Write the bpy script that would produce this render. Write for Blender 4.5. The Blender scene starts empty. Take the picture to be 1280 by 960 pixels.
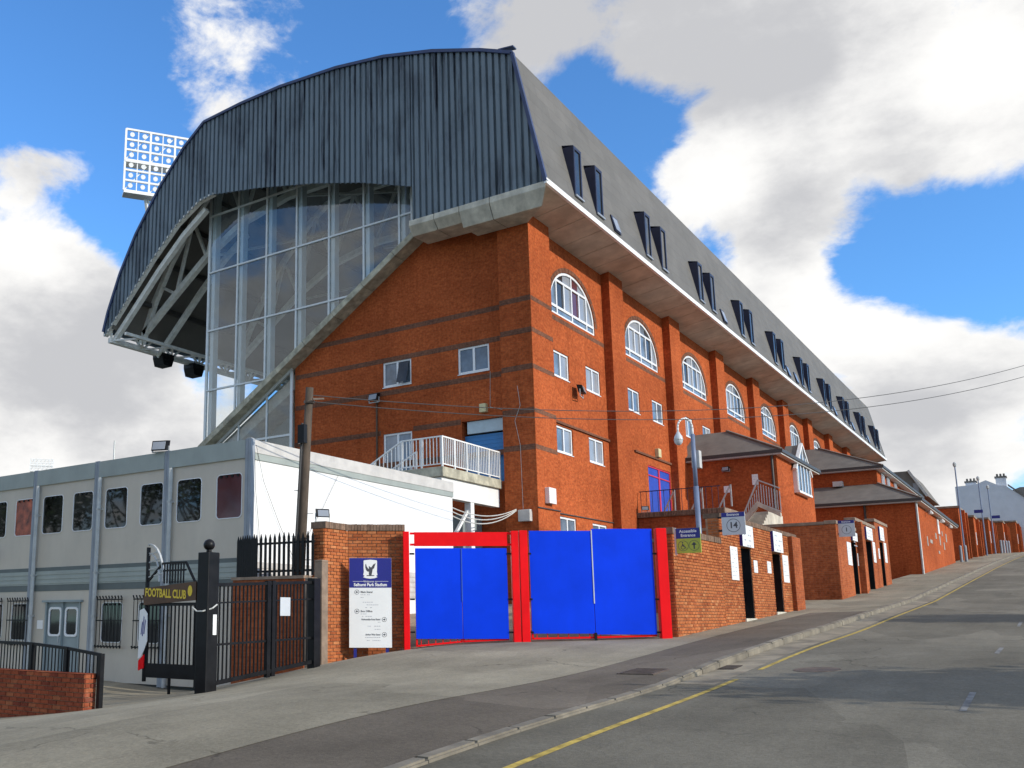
import bpy, bmesh, math, random
import numpy as np
from mathutils import Vector, Matrix
random.seed(7)
SC = bpy.context.scene
COL = SC.collection
EYE = 1.72                      # eye height above the road at the photographer's feet

# ------------------------------------------------------------------ camera
cam_d = bpy.data.cameras.new('camera'); cam = bpy.data.objects.new('camera', cam_d); COL.objects.link(cam)
cam_d.sensor_fit = 'HORIZONTAL'; cam_d.sensor_width = 36.0
cam_d.lens = 1184.6 / 1280 * 36
cam_d.shift_x = (640 - 436.4) / 1280
cam_d.shift_y = (552.4 - 480) / 1280
cam_d.clip_end = 6000
YAW, PITCH = 0.6473, 0.1825
fwd = Vector((math.cos(YAW) * math.cos(PITCH), math.sin(YAW) * math.cos(PITCH), math.sin(PITCH)))
right = Vector((math.sin(YAW), -math.cos(YAW), 0)); up = right.cross(fwd)
cam.matrix_world = Matrix.Translation((0, 0, EYE)) @ Matrix((right, up, -fwd)).transposed().to_4x4()
SC.camera = cam
SC.render.resolution_x, SC.render.resolution_y = 1024, 768

# ------------------------------------------------------------------ sun, sky, exposure
SUN_EL = math.radians(23.0)
SUN_AZ = math.atan2(-1.0, 0.07)          # towards the sun: from across the road, a touch uphill
sdir = Vector((math.cos(SUN_AZ) * math.cos(SUN_EL), math.sin(SUN_AZ) * math.cos(SUN_EL), math.sin(SUN_EL)))
sun_d = bpy.data.lights.new('sun', 'SUN'); sun = bpy.data.objects.new('sun', sun_d); COL.objects.link(sun)
sun_d.energy = 2.85; sun_d.angle = math.radians(0.5); sun_d.color = (1.0, 0.93, 0.82)
sun.rotation_euler = (-sdir).to_track_quat('-Z', 'Y').to_euler()
sun.location = (0, -30, 40)
SC.view_settings.view_transform = 'Standard'; SC.view_settings.look = 'None'
SC.view_settings.exposure = 0.42; SC.view_settings.gamma = 1.0
SC.view_settings.use_curve_mapping = False

wd = bpy.data.worlds.new('World'); SC.world = wd; wd.use_nodes = True
nt = wd.node_tree; nt.nodes.clear()
def wn(t, **k):
    n = nt.nodes.new(t)
    for a, b in k.items(): setattr(n, a, b)
    return n
def wl(a, b): nt.links.new(a, b)
def wmath(op, a, b=None, clamp=False):
    n = wn('ShaderNodeMath', operation=op, use_clamp=clamp)
    for i, x in enumerate((a, b)):
        if x is None: continue
        if isinstance(x, (int, float)): n.inputs[i].default_value = x
        else: wl(x, n.inputs[i])
    return n.outputs[0]
sky = wn('ShaderNodeTexSky', sky_type='NISHITA', sun_disc=False)
sky.sun_elevation = SUN_EL; sky.sun_rotation = math.pi / 2 - SUN_AZ
sky.air_density = 1.0; sky.dust_density = 0.3; sky.ozone_density = 2.5; sky.altitude = 60
tc = wn('ShaderNodeTexCoord')
# stretch low sky so that the noise behaves like a cloud deck
mp = wn('ShaderNodeMapping'); mp.inputs['Scale'].default_value = (1, 1, 1.7); wl(tc.outputs['Generated'], mp.inputs['Vector'])
n1 = wn('ShaderNodeTexNoise'); n1.inputs['Scale'].default_value = 5.5; n1.inputs['Detail'].default_value = 12; n1.inputs['Roughness'].default_value = 0.60; n1.inputs['Distortion'].default_value = 0.35
wl(mp.outputs[0], n1.inputs['Vector'])
n2 = wn('ShaderNodeTexNoise'); n2.inputs['Scale'].default_value = 6.5; n2.inputs['Detail'].default_value = 9; n2.inputs['Roughness'].default_value = 0.6
mp2 = wn('ShaderNodeMapping'); mp2.inputs['Location'].default_value = (0.0, 0.0, 0.035); mp2.inputs['Scale'].default_value = (1, 1, 1.9)
wl(tc.outputs['Generated'], mp2.inputs['Vector']); wl(mp2.outputs[0], n2.inputs['Vector'])
nrm = wn('ShaderNodeVectorMath', operation='NORMALIZE'); wl(tc.outputs['Generated'], nrm.inputs[0])
CLOUDS = [((0.505, 0.747, 0.431), 0.075, 0.75), ((0.478, 0.772, 0.420), 0.069, 0.60), ((0.513, 0.788, 0.341), 0.113, 0.90), ((0.568, 0.769, 0.294), 0.159, 1.00), ((0.543, 0.808, 0.229), 0.157, 1.00), ((0.638, 0.738, 0.220), 0.143, 0.90), ((0.569, 0.810, 0.143), 0.148, 1.00), ((0.643, 0.751, 0.151), 0.121, 0.90), ((0.606, 0.602, 0.520), 0.112, 0.34), ((0.597, 0.636, 0.489), 0.093, 0.30), ((0.626, 0.547, 0.556), 0.090, 0.20), ((0.734, 0.379, 0.563), 0.108, 0.55), ((0.786, 0.290, 0.546), 0.124, 0.80), ((0.823, 0.214, 0.527), 0.129, 0.90), ((0.848, 0.140, 0.510), 0.132, 0.90), ((0.874, 0.071, 0.481), 0.134, 1.00), ((0.893, 0.006, 0.451), 0.119, 1.00), ((0.903, 0.106, 0.416), 0.115, 0.90), ((0.887, 0.182, 0.425), 0.113, 1.00), ((0.875, 0.237, 0.421), 0.078, 0.90), ((0.917, 0.048, 0.395), 0.093, 0.90), ((0.882, 0.256, 0.396), 0.060, 0.60), ((0.918, 0.167, 0.360), 0.085, 0.80), ((0.927, 0.200, 0.316), 0.069, 1.00), ((0.946, 0.151, 0.287), 0.095, 1.00), ((0.948, 0.181, 0.262), 0.097, 0.90), ((0.965, 0.099, 0.243), 0.091, 1.00), ((0.974, 0.041, 0.221), 0.095, 1.00), ((0.980, 0.108, 0.166), 0.100, 0.90), ((0.988, 0.049, 0.146), 0.086, 0.90), ((0.991, 0.077, 0.113), 0.079, 0.70), ((0.936, 0.105, 0.335), 0.045, 0.40), ((0.941, 0.075, 0.330), 0.035, 0.30), ((0.936, 0.011, 0.351), 0.033, 0.50), ((0.940, 0.100, 0.328), 0.054, -0.60), ((0.940, 0.141, 0.310), 0.047, -0.50), ((0.940, 0.004, 0.340), 0.057, -0.60), ((0.932, 0.024, 0.361), 0.042, -0.30), ((0.845, 0.209, 0.492), 0.056, -0.50), ((0.850, 0.168, 0.499), 0.041, -0.35), ((0.799, 0.347, 0.491), 0.071, -0.40), ((0.714, 0.420, 0.560), 0.079, -0.35), ((0.662, 0.488, 0.569), 0.089, -0.30), ((0.516, 0.760, 0.395), 0.051, -0.70), ((0.564, 0.712, 0.419), 0.062, -0.50), ((0.842, 0.269, 0.467), 0.059, -0.40), ((0.816, 0.305, 0.492), 0.059, -0.40), ((0.850, 0.211, 0.483), 0.047, -0.35), ((0.922, 0.113, 0.371), 0.041, -0.50), ((0.938, 0.043, 0.343), 0.068, -0.50), ((0.952, 0.079, 0.296), 0.062, -0.50), ((0.836, 0.258, 0.485), 0.044, -0.35), ((0.780, 0.336, 0.528), 0.039, -0.20), ((0.560, 0.729, 0.392), 0.063, -0.40), ((0.962, 0.159, 0.222), 0.029, -0.30), ((0.978, 0.055, 0.202), 0.030, -0.35), ((0.522, 0.701, 0.486), 0.119, -0.40), ((0.494, 0.691, 0.527), 0.183, -1.00), ((0.590, 0.716, 0.374), 0.074, -0.60), ((0.580, 0.673, 0.460), 0.093, -0.50), ((0.473, 0.732, 0.491), 0.106, -0.50), ((0.682, 0.474, 0.557), 0.130, -0.80), ((0.831, 0.296, 0.471), 0.065, -0.70), ((0.806, 0.317, 0.500), 0.050, -0.30), ((0.856, 0.252, 0.451), 0.039, -0.40), ((0.950, 0.060, 0.306), 0.096, -1.00), ((0.938, 0.120, 0.324), 0.064, -0.55), ((0.958, 0.022, 0.285), 0.076, -0.90), ((0.930, 0.071, 0.362), 0.052, -0.40), ((0.992, 0.038, 0.117), 0.030, -0.50), ((0.969, 0.128, 0.211), 0.028, -0.20), ((0.834, 0.422, 0.355), 1.500, -0.40)]
GREYS = [((0.763, 0.327, 0.557), 0.193, 0.50), ((0.824, 0.200, 0.530), 0.146, 0.50), ((0.873, 0.149, 0.464), 0.109, 0.25), ((0.916, 0.195, 0.351), 0.087, 0.40), ((0.932, 0.084, 0.352), 0.071, 0.40), ((0.531, 0.775, 0.343), 0.093, -0.80), ((0.501, 0.786, 0.362), 0.061, -0.60), ((0.566, 0.807, 0.167), 0.095, -0.70), ((0.640, 0.749, 0.171), 0.077, -0.60), ((0.504, 0.746, 0.435), 0.070, 0.20), ((0.590, 0.768, 0.249), 0.162, 0.50), ((0.641, 0.730, 0.237), 0.121, 0.50), ((0.546, 0.791, 0.276), 0.095, 0.10), ((0.814, 0.256, 0.522), 0.161, 0.80), ((0.752, 0.355, 0.555), 0.127, 0.50), ((0.855, 0.142, 0.499), 0.097, 0.20), ((0.879, 0.208, 0.430), 0.086, -0.70), ((0.890, 0.040, 0.455), 0.099, -0.60), ((0.895, 0.007, 0.445), 0.088, -0.70), ((0.881, 0.240, 0.408), 0.069, -0.60), ((0.906, 0.120, 0.406), 0.090, -0.20), ((0.927, 0.115, 0.358), 0.082, 0.50), ((0.930, 0.172, 0.326), 0.077, -0.60), ((0.951, 0.139, 0.278), 0.094, -0.90), ((0.967, 0.067, 0.246), 0.079, -0.60), ((0.980, 0.062, 0.189), 0.079, 0.35), ((0.982, 0.116, 0.152), 0.083, 0.30), ((0.987, 0.049, 0.152), 0.060, -0.40), ((0.915, 0.165, 0.367), 0.057, 0.40), ((0.905, 0.075, 0.418), 0.060, 0.40)]

def blobsum(items):
    tot = None
    for d, r, w in items:
        dn = wn('ShaderNodeVectorMath', operation='DISTANCE'); wl(nrm.outputs[0], dn.inputs[0]); dn.inputs[1].default_value = d
        mr = wn('ShaderNodeMapRange', interpolation_type='SMOOTHSTEP')
        mr.inputs['From Min'].default_value = 0; mr.inputs['From Max'].default_value = r
        mr.inputs['To Min'].default_value = w; mr.inputs['To Max'].default_value = 0
        wl(dn.outputs['Value'], mr.inputs['Value'])
        tot = mr.outputs[0] if tot is None else wmath('ADD', tot, mr.outputs[0])
    return tot
n3 = wn('ShaderNodeTexNoise'); n3.inputs['Scale'].default_value = 17.0; n3.inputs['Detail'].default_value = 7; n3.inputs['Roughness'].default_value = 0.6; n3.inputs['Distortion'].default_value = 0.4
wl(mp.outputs[0], n3.inputs['Vector'])
billow = wmath('MULTIPLY', wmath('SUBTRACT', n3.outputs['Fac'], 0.5), 1.6)
dens = wmath('ADD', billow, wmath('MULTIPLY', wmath('SUBTRACT', n1.outputs['Fac'], 0.42), 4.6))
dens = wmath('ADD', dens, blobsum(CLOUDS))
cov = wn('ShaderNodeMapRange', interpolation_type='SMOOTHSTEP')
cov.inputs['From Min'].default_value = -0.10; cov.inputs['From Max'].default_value = 0.80
wl(dens, cov.inputs['Value'])
thick = wmath('MULTIPLY', wmath('SUBTRACT', dens, 0.75), 0.32)        # thick cloud is greyer underneath
shade = wmath('ADD', wmath('ADD', wmath('MULTIPLY', wmath('SUBTRACT', n2.outputs['Fac'], 0.5), 3.4), thick), blobsum(GREYS))
shr = wn('ShaderNodeMapRange', interpolation_type='SMOOTHSTEP'); shr.inputs['From Min'].default_value = -0.60; shr.inputs['From Max'].default_value = 1.15
wl(shade, shr.inputs['Value'])
cmix = wn('ShaderNodeMix', data_type='RGBA'); cmix.inputs['A'].default_value = (5.15, 5.1, 5.0, 1); cmix.inputs['B'].default_value = (2.95, 2.98, 3.1, 1)
wl(shr.outputs[0], cmix.inputs['Factor'])
tint = wn('ShaderNodeMix', data_type='RGBA', blend_type='MULTIPLY'); tint.inputs['Factor'].default_value = 1.0; tint.inputs['B'].default_value = (0.56, 0.95, 1.30, 1)
wl(sky.outputs[0], tint.inputs['A'])
smix = wn('ShaderNodeMix', data_type='RGBA'); wl(tint.outputs['Result'], smix.inputs['A']); wl(cmix.outputs['Result'], smix.inputs['B'])
wl(cov.outputs[0], smix.inputs['Factor'])
bg = wn('ShaderNodeBackground'); bg.inputs['Strength'].default_value = 0.15; wl(smix.outputs['Result'], bg.inputs['Color'])
wo = wn('ShaderNodeOutputWorld'); wl(bg.outputs[0], wo.inputs['Surface'])

# ------------------------------------------------------------------ mesh helpers
OFF = {}                        # world offset of each parent object
def empty(name, loc, label, cat, group=None):
    o = bpy.data.objects.new(name, None); COL.objects.link(o)
    o.location = (loc[0], loc[1], loc[2] + EYE); o.empty_display_size = 0.3
    OFF[o.name] = Vector(o.location); tag(o, label, cat, group)
    return o
def tag(o, label=None, cat=None, group=None, kind=None):
    if label: o['label'] = label
    if cat: o['category'] = cat
    if group: o['group'] = group
    if kind: o['kind'] = kind
    return o
class MB:
    """collects faces; frame=(origin, tangent, normal): local (u, w, z) -> world, w outwards"""
    def __init__(s, frame=None):
        s.v, s.f, s.fr, s.rec = [], [], frame, False
        s.flip = False
        if frame:
            (ox, oy), (tx, ty), (nx, ny) = frame
            s.flip = (tx * ny - ty * nx) < 0
    def P(s, p):
        if s.fr:
            (ox, oy), (tx, ty), (nx, ny) = s.fr
            return (ox + tx * p[0] + nx * p[1], oy + ty * p[0] + ny * p[1], p[2])
        return tuple(p)
    def face(s, pts):
        b = len(s.v); s.v += [s.P(p) for p in pts]; s.f.append(list(range(b, b + len(pts)))); return s
    def raw(s, vs, fs):
        b = len(s.v); s.v += [s.P(p) for p in vs]
        for f in fs:
            f = [b + i for i in f]
            s.f.append(f[::-1] if s.flip else f)
        return s
    def box(s, x0, x1, y0, y1, z0, z1):
        x0, x1 = min(x0, x1), max(x0, x1); y0, y1 = min(y0, y1), max(y0, y1); z0, z1 = min(z0, z1), max(z0, z1)
        return s.raw([(x0,y0,z0),(x1,y0,z0),(x1,y1,z0),(x0,y1,z0),(x0,y0,z1),(x1,y0,z1),(x1,y1,z1),(x0,y1,z1)],
                     [(3,2,1,0),(4,5,6,7),(0,1,5,4),(1,2,6,5),(2,3,7,6),(3,0,4,7)])
    def bar(s, p, q, w, h=None, upv=(0, 0, 1)):
        h = h or w; p, q = Vector(p), Vector(q); d = (q - p).normalized(); u = Vector(upv)
        if abs(d.dot(u)) > 0.98: u = Vector((1, 0, 0))
        a = d.cross(u).normalized(); b = a.cross(d).normalized()
        a *= w / 2; b *= h / 2
        vs = [p - a - b, p + a - b, p + a + b, p - a + b, q - a - b, q + a - b, q + a + b, q - a + b]
        return s.raw([tuple(v) for v in vs], [(0,1,2,3),(7,6,5,4),(4,5,1,0),(5,6,2,1),(6,7,3,2),(7,4,0,3)])
    def tube(s, p, q, r0, r1=None, n=8):
        r1 = r0 if r1 is None else r1; p, q = Vector(p), Vector(q); d = (q - p).normalized()
        u = Vector((0, 0, 1)) if abs(d.z) < 0.95 else Vector((1, 0, 0))
        a = d.cross(u).normalized(); b = a.cross(d).normalized()
        vs = []
        for c, r in ((p, r0), (q, r1)):
            for i in range(n):
                t = 2 * math.pi * i / n; vs.append(tuple(c + a * (r * math.cos(t)) + b * (r * math.sin(t))))
        fs = [(i, (i + 1) % n, n + (i + 1) % n, n + i) for i in range(n)]
        fs += [tuple(range(n))[::-1], tuple(range(n, 2 * n))]
        return s.raw(vs, fs)
    def path(s, pts, r, n=6):
        for a, b in zip(pts[:-1], pts[1:]): s.tube(a, b, r, r, n)
        return s
    def prism(s, poly, d):
        """closed polygon (3-D points) swept along d"""
        n = len(poly); b = [tuple(Vector(p) + Vector(d)) for p in poly]
        fs = [tuple(range(n))[::-1], tuple(range(n, 2 * n))] + [(i, (i + 1) % n, n + (i + 1) % n, n + i) for i in range(n)]
        s.rec = True
        return s.raw(list(poly) + b, fs)
    def lathe(s, c, prof, n=12):
        vs = []; m = len(prof)
        for r, z in prof:
            for i in range(n):
                t = 2 * math.pi * i / n; vs.append((c[0] + r * math.cos(t), c[1] + r * math.sin(t), c[2] + z))
        fs = []
        for k in range(m - 1):
            for i in range(n): fs.append((k*n+i, k*n+(i+1)%n, (k+1)*n+(i+1)%n, (k+1)*n+i))
        fs += [tuple(range(n))[::-1], tuple(range((m-1)*n, m*n))]
        return s.raw(vs, fs)
    def build(s, name, m, parent=None, smooth=False, bevel=0):
        vs = [Vector((p[0], p[1], p[2] + EYE)) for p in s.v]
        if parent is None:
            xs, ys, zs = [v.x for v in vs], [v.y for v in vs], [v.z for v in vs]
            o0 = Vector(((min(xs) + max(xs)) / 2, (min(ys) + max(ys)) / 2, min(zs)))
        else: o0 = OFF[parent.name]
        me = bpy.data.meshes.new(name)
        me.from_pydata([tuple(v - o0) for v in vs], [], s.f)
        if s.rec:
            bm = bmesh.new(); bm.from_mesh(me); bmesh.ops.recalc_face_normals(bm, faces=bm.faces); bm.to_mesh(me); bm.free()
        me.update()
        uv = me.uv_layers.new(name='UVMap')
        for p in me.polygons:
            n = p.normal
            if abs(n.z) > 0.8: tx = None
            else:
                l = math.hypot(n.x, n.y) or 1; tx = (-n.y / l, n.x / l)
            for li in p.loop_indices:
                c = me.vertices[me.loops[li].vertex_index].co + o0
                uv.data[li].uv = (c.x, c.y) if tx is None else (c.x * tx[0] + c.y * tx[1], c.z)
        me.materials.append(m)
        if smooth:
            for p in me.polygons: p.use_smooth = True
        o = bpy.data.objects.new(name, me); COL.objects.link(o)
        if parent is None: o.location = o0
        else: o.parent = parent
        OFF[o.name] = o0
        if bevel:
            bv = o.modifiers.new('bevel', 'BEVEL'); bv.width = bevel; bv.segments = 2; bv.limit_method = 'ANGLE'
        return o
def inst(name, me, parent, loc, rz=0.0):
    o = bpy.data.objects.new(name, me); COL.objects.link(o); o.parent = parent
    w = Vector((loc[0], loc[1], loc[2] + EYE)); o.location = w - OFF[parent.name]; o.rotation_euler.z = rz; OFF[o.name] = w
    return o
def copy_tree(o, parent=None, delta=None):
    c = o.copy(); COL.objects.link(c)
    if parent: c.parent = parent
    if delta: c.location = o.location + Vector(delta)
    OFF[c.name] = OFF[o.name] + Vector(delta or (0, 0, 0))
    for ch in [x for x in o.children]: copy_tree(ch, c)
    return c

def clip(poly, a, b, c):
    """keep the side a*u + b*z <= c of a polygon of (u, z)"""
    out = []
    for i in range(len(poly)):
        p, q = poly[i], poly[(i + 1) % len(poly)]
        dp, dq = a * p[0] + b * p[1] - c, a * q[0] + b * q[1] - c
        if dp <= 0: out.append(p)
        if (dp < 0 < dq) or (dq < 0 < dp):
            t = dp / (dp - dq); out.append((p[0] + t * (q[0] - p[0]), p[1] + t * (q[1] - p[1])))
    return out

# ------------------------------------------------------------------ materials
def mk(name):
    m = bpy.data.materials.new(name); m.use_nodes = True; t = m.node_tree
    return m, t, t.nodes['Principled BSDF']
def nd(t, typ, ins=None, **k):
    n = t.nodes.new(typ)
    for a, b in k.items(): setattr(n, a, b)
    for a, b in (ins or {}).items():
        if hasattr(b, 'links') or isinstance(b, bpy.types.NodeSocket): t.links.new(b, n.inputs[a])
        else: n.inputs[a].default_value = b
    return n
def c4(c): return (c[0], c[1], c[2], 1)
def ramp(t, fac, stops):
    r = nd(t, 'ShaderNodeValToRGB', {'Fac': fac}); e = r.color_ramp.elements
    e[0].position, e[0].color = stops[0][0], c4(stops[0][1]); e[1].position, e[1].color = stops[-1][0], c4(stops[-1][1])
    for p, c in stops[1:-1]: x = e.new(p); x.color = c4(c)
    return r.outputs['Color']
def mixc(t, f, a, b, bt='MIX'):
    n = nd(t, 'ShaderNodeMix', data_type='RGBA', blend_type=bt)
    for k, x in (('Factor', f), ('A', a), ('B', b)):
        i = [s for s in n.inputs if s.name == k and (s.type == 'RGBA' or k == 'Factor')][0]
        if isinstance(x, bpy.types.NodeSocket): t.links.new(x, i)
        elif k == 'Factor': i.default_value = x
        else: i.default_value = c4(x)
    return [o for o in n.outputs if o.type == 'RGBA'][0]
def noise(t, vec, scale, detail=4, rough=0.55, dist=0.0):
    return nd(t, 'ShaderNodeTexNoise', {'Vector': vec, 'Scale': scale, 'Detail': detail, 'Roughness': rough, 'Distortion': dist}).outputs['Fac']
def objco(t, scale=(1, 1, 1)):
    g = nd(t, 'ShaderNodeNewGeometry')
    return nd(t, 'ShaderNodeMapping', {'Vector': g.outputs['Position'], 'Scale': scale}).outputs[0]
def bump(t, b, h, strength=0.3, dist=0.01):
    n = nd(t, 'ShaderNodeBump', {'Height': h, 'Strength': strength, 'Distance': dist}); t.links.new(n.outputs[0], b.inputs['Normal'])
def plain(name, col, rough=0.6, var=0.12, vscale=3.0, metal=0.0, spec=0.5, grime=0.0, streak=False, fine=0.0):
    """paint, concrete, metal: an even colour with uneven wear"""
    m, t, b = mk(name)
    p = objco(t, (1, 1, 0.25) if streak else (1, 1, 1))
    f = noise(t, p, vscale, 6, 0.6)
    lo = [max(0, c * (1 - 1.6 * var)) for c in col]; hi = [min(1, c * (1 + 0.8 * var)) for c in col]
    c = ramp(t, f, [(0.3, lo), (0.7, hi)])
    if grime:
        g = ramp(t, noise(t, objco(t, (1, 1, 0.3)), 1.3, 8, 0.7), [(0.42, (0, 0, 0)), (0.72, (1, 1, 1))])
        gm = nd(t, 'ShaderNodeMath', {0: g, 1: grime}, operation='MULTIPLY').outputs[0]
        c = mixc(t, gm, c, [x * 0.35 for x in col])
    t.links.new(c, b.inputs['Base Color']); b.inputs['Roughness'].default_value = rough; b.inputs['Metallic'].default_value = metal
    b.inputs['Specular IOR Level'].default_value = spec
    rr = nd(t, 'ShaderNodeMapRange', {'Value': f, 'To Min': max(0, rough - 0.1), 'To Max': min(1, rough + 0.12)}); t.links.new(rr.outputs[0], b.inputs['Roughness'])
    if fine: bump(t, b, noise(t, objco(t), fine, 4), 0.35, 0.01)
    return m
def brickmat(name, c1, c2, mortar, stain=0.35, bw=0.225, bh=0.075):
    m, t, b = mk(name); uv = nd(t, 'ShaderNodeTexCoord').outputs['UV']
    bt = nd(t, 'ShaderNodeTexBrick', {'Vector': uv, 'Color1': c4(c1), 'Color2': c4(c2), 'Mortar': c4(mortar), 'Scale': 1.0, 'Mortar Size': 0.0055, 'Mortar Smooth': 0.3, 'Bias': -0.1, 'Brick Width': bw, 'Row Height': bh})
    p = objco(t)
    v = ramp(t, noise(t, p, 9.0, 3), [(0.3, (0.72, 0.7, 0.7)), (0.7, (1.18, 1.15, 1.1))])
    c = mixc(t, 1.0, bt.outputs['Color'], v, 'MULTIPLY')
    s = ramp(t, noise(t, objco(t, (1, 1, 0.45)), 0.55, 8, 0.68), [(0.33, (0.5, 0.48, 0.5)), (0.6, (1.1, 1.1, 1.1))])
    c = mixc(t, stain, c, mixc(t, 1.0, c, s, 'MULTIPLY'))
    bt2 = ramp(t, noise(t, objco(t, (1, 1, 2.5)), 0.16, 3, 0.5), [(0.35, (0.86, 0.84, 0.84)), (0.65, (1.1, 1.1, 1.1))])   # batches of brick
    c = mixc(t, 1.0, c, bt2, 'MULTIPLY')
    dr = ramp(t, noise(t, objco(t, (2.2, 2.2, 0.09)), 1.0, 6, 0.65), [(0.56, (0, 0, 0)), (0.75, (0.5, 0.5, 0.5))])      # rain streaks
    c = mixc(t, dr, c, [x * 0.42 for x in c2])
    w = ramp(t, noise(t, objco(t, (1.4, 1.4, 1)), 2.3, 10, 0.75), [(0.66, (0, 0, 0)), (0.8, (1, 1, 1))])   # pale lime bloom
    c = mixc(t, nd(t, 'ShaderNodeMath', {0: w, 1: 0.10}, operation='MULTIPLY').outputs[0], c, (0.5, 0.4, 0.33))
    t.links.new(c, b.inputs['Base Color']); b.inputs['Roughness'].default_value = 0.92; b.inputs['Specular IOR Level'].default_value = 0.06
    bump(t, b, nd(t, 'ShaderNodeMath', {0: bt.outputs['Fac'], 1: -1.0}, operation='MULTIPLY').outputs[0], 0.5, 0.008)
    return m
def brickpiece(name, c1, c2, c3):
    """for bricks built one by one: every brick takes its own shade"""
    m, t, b = mk(name)
    g = nd(t, 'ShaderNodeNewGeometry'); oi = nd(t, 'ShaderNodeObjectInfo')
    r = nd(t, 'ShaderNodeMath', {0: g.outputs['Random Per Island'], 1: oi.outputs['Random']}, operation='ADD').outputs[0]
    r = nd(t, 'ShaderNodeMath', {0: r}, operation='FRACT').outputs[0]
    c = ramp(t, r, [(0.0, c1), (0.45, c2), (0.85, c2), (1.0, c3)])
    v = ramp(t, noise(t, objco(t), 14.0, 5, 0.6), [(0.3, (0.7, 0.7, 0.7)), (0.7, (1.15, 1.12, 1.1))])
    c = mixc(t, 1.0, c, v, 'MULTIPLY')
    s = ramp(t, noise(t, objco(t, (1, 1, 0.6)), 0.9, 8, 0.7), [(0.36, (0.6, 0.58, 0.6)), (0.62, (1.08, 1.08, 1.08))])
    c = mixc(t, 0.5, c, mixc(t, 1.0, c, s, 'MULTIPLY'))
    w = ramp(t, noise(t, objco(t), 1.9, 10, 0.78), [(0.6, (0, 0, 0)), (0.78, (1, 1, 1))])
    c = mixc(t, nd(t, 'ShaderNodeMath', {0: w, 1: 0.22}, operation='MULTIPLY').outputs[0], c, (0.5, 0.42, 0.36))
    t.links.new(c, b.inputs['Base Color']); b.inputs['Roughness'].default_value = 0.92; b.inputs['Specular IOR Level'].default_value = 0.08
    bump(t, b, noise(t, objco(t), 60, 3), 0.4, 0.004)
    return m
def asphalt(name, col, patch=0.25, light=None):
    m, t, b = mk(name); p = objco(t)
    f = noise(t, p, 0.35, 8, 0.65); g = noise(t, p, 40, 4, 0.7); k = noise(t, objco(t, (0.25, 2.2, 1)), 0.6, 6, 0.6)
    c = ramp(t, f, [(0.3, [x * (1 - patch) for x in col]), (0.7, [x * (1 + patch) for x in col])])
    c = mixc(t, 1.0, c, ramp(t, g, [(0.3, (0.85, 0.85, 0.85)), (0.72, (1.15, 1.15, 1.15))]), 'MULTIPLY')
    c = mixc(t, 0.6, c, mixc(t, 1.0, c, ramp(t, k, [(0.35, (0.82, 0.82, 0.82)), (0.65, (1.12, 1.12, 1.12))]), 'MULTIPLY'))
    sp = nd(t, 'ShaderNodeTexVoronoi', {'Vector': p, 'Scale': 26.0}).outputs['Color']
    c = mixc(t, 1.0, c, ramp(t, sp, [(0.1, (0.9, 0.9, 0.9)), (0.9, (1.1, 1.1, 1.1))]), 'MULTIPLY')
    # fine cracks that come and go, and old patches with their own shade
    wv = nd(t, 'ShaderNodeVectorMath', {0: p, 1: nd(t, 'ShaderNodeVectorMath', {0: nd(t, 'ShaderNodeTexNoise', {'Vector': p, 'Scale': 1.3, 'Detail': 6.0}).outputs['Color'], 'Scale': 1.1}, operation='SCALE').outputs[0]}, operation='ADD').outputs[0]
    cr = nd(t, 'ShaderNodeTexVoronoi', {'Vector': wv, 'Scale': 0.42}, feature='DISTANCE_TO_EDGE').outputs['Distance']
    cm = ramp(t, cr, [(0.0, (1, 1, 1)), (0.012, (0, 0, 0))]); ga = ramp(t, noise(t, p, 0.5, 3), [(0.5, (0, 0, 0)), (0.6, (0.75, 0.75, 0.75))])
    c = mixc(t, mixc(t, 1.0, cm, ga, 'MULTIPLY'), c, [x * 0.35 for x in col])
    pt = nd(t, 'ShaderNodeTexVoronoi', {'Vector': objco(t, (0.16, 0.42, 1)), 'Scale': 1.0}, distance='CHEBYCHEV').outputs['Color']
    c = mixc(t, 1.0, c, ramp(t, pt, [(0.25, (0.86, 0.86, 0.86)), (0.75, (1.1, 1.1, 1.1))]), 'MULTIPLY')
    t.links.new(c, b.inputs['Base Color']); b.inputs['Roughness'].default_value = 0.95; b.inputs['Specular IOR Level'].default_value = 0.12
    bump(t, b, g, 0.5, 0.012)
    return m
def glassmat(name, tint, body=0.12, bodycol=(0.3, 0.34, 0.36), rough=0.02):
    """see-through sheet with dirt on it"""
    m, t, b = mk(name); t.nodes.remove(b); out = t.nodes['Material Output']
    tr = nd(t, 'ShaderNodeBsdfTransparent', {'Color': c4(tint)}); gl = nd(t, 'ShaderNodeBsdfGlossy', {'Color': (1, 1, 1, 1), 'Roughness': rough})
    df = nd(t, 'ShaderNodeBsdfDiffuse', {'Color': c4(bodycol)})
    d = ramp(t, noise(t, objco(t, (1, 1, 0.5)), 1.1, 8, 0.7), [(0.3, [body * 0.5] * 3), (0.7, [min(1, body * 1.6)] * 3)])
    a = nd(t, 'ShaderNodeMixShader', {0: d, 1: tr.outputs[0], 2: df.outputs[0]})
    lw_ = nd(t, 'ShaderNodeLayerWeight', {'Blend': 0.5}); p5 = nd(t, 'ShaderNodeMath', {0: lw_.outputs['Facing'], 1: 4.0}, operation='POWER'); fr = nd(t, 'ShaderNodeMapRange', {'Value': p5.outputs[0], 'To Min': 0.05, 'To Max': 0.8})
    z = nd(t, 'ShaderNodeMixShader', {0: fr.outputs[0], 1: a.outputs[0], 2: gl.outputs[0]}); t.links.new(z.outputs[0], out.inputs[0])
    return m
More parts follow.
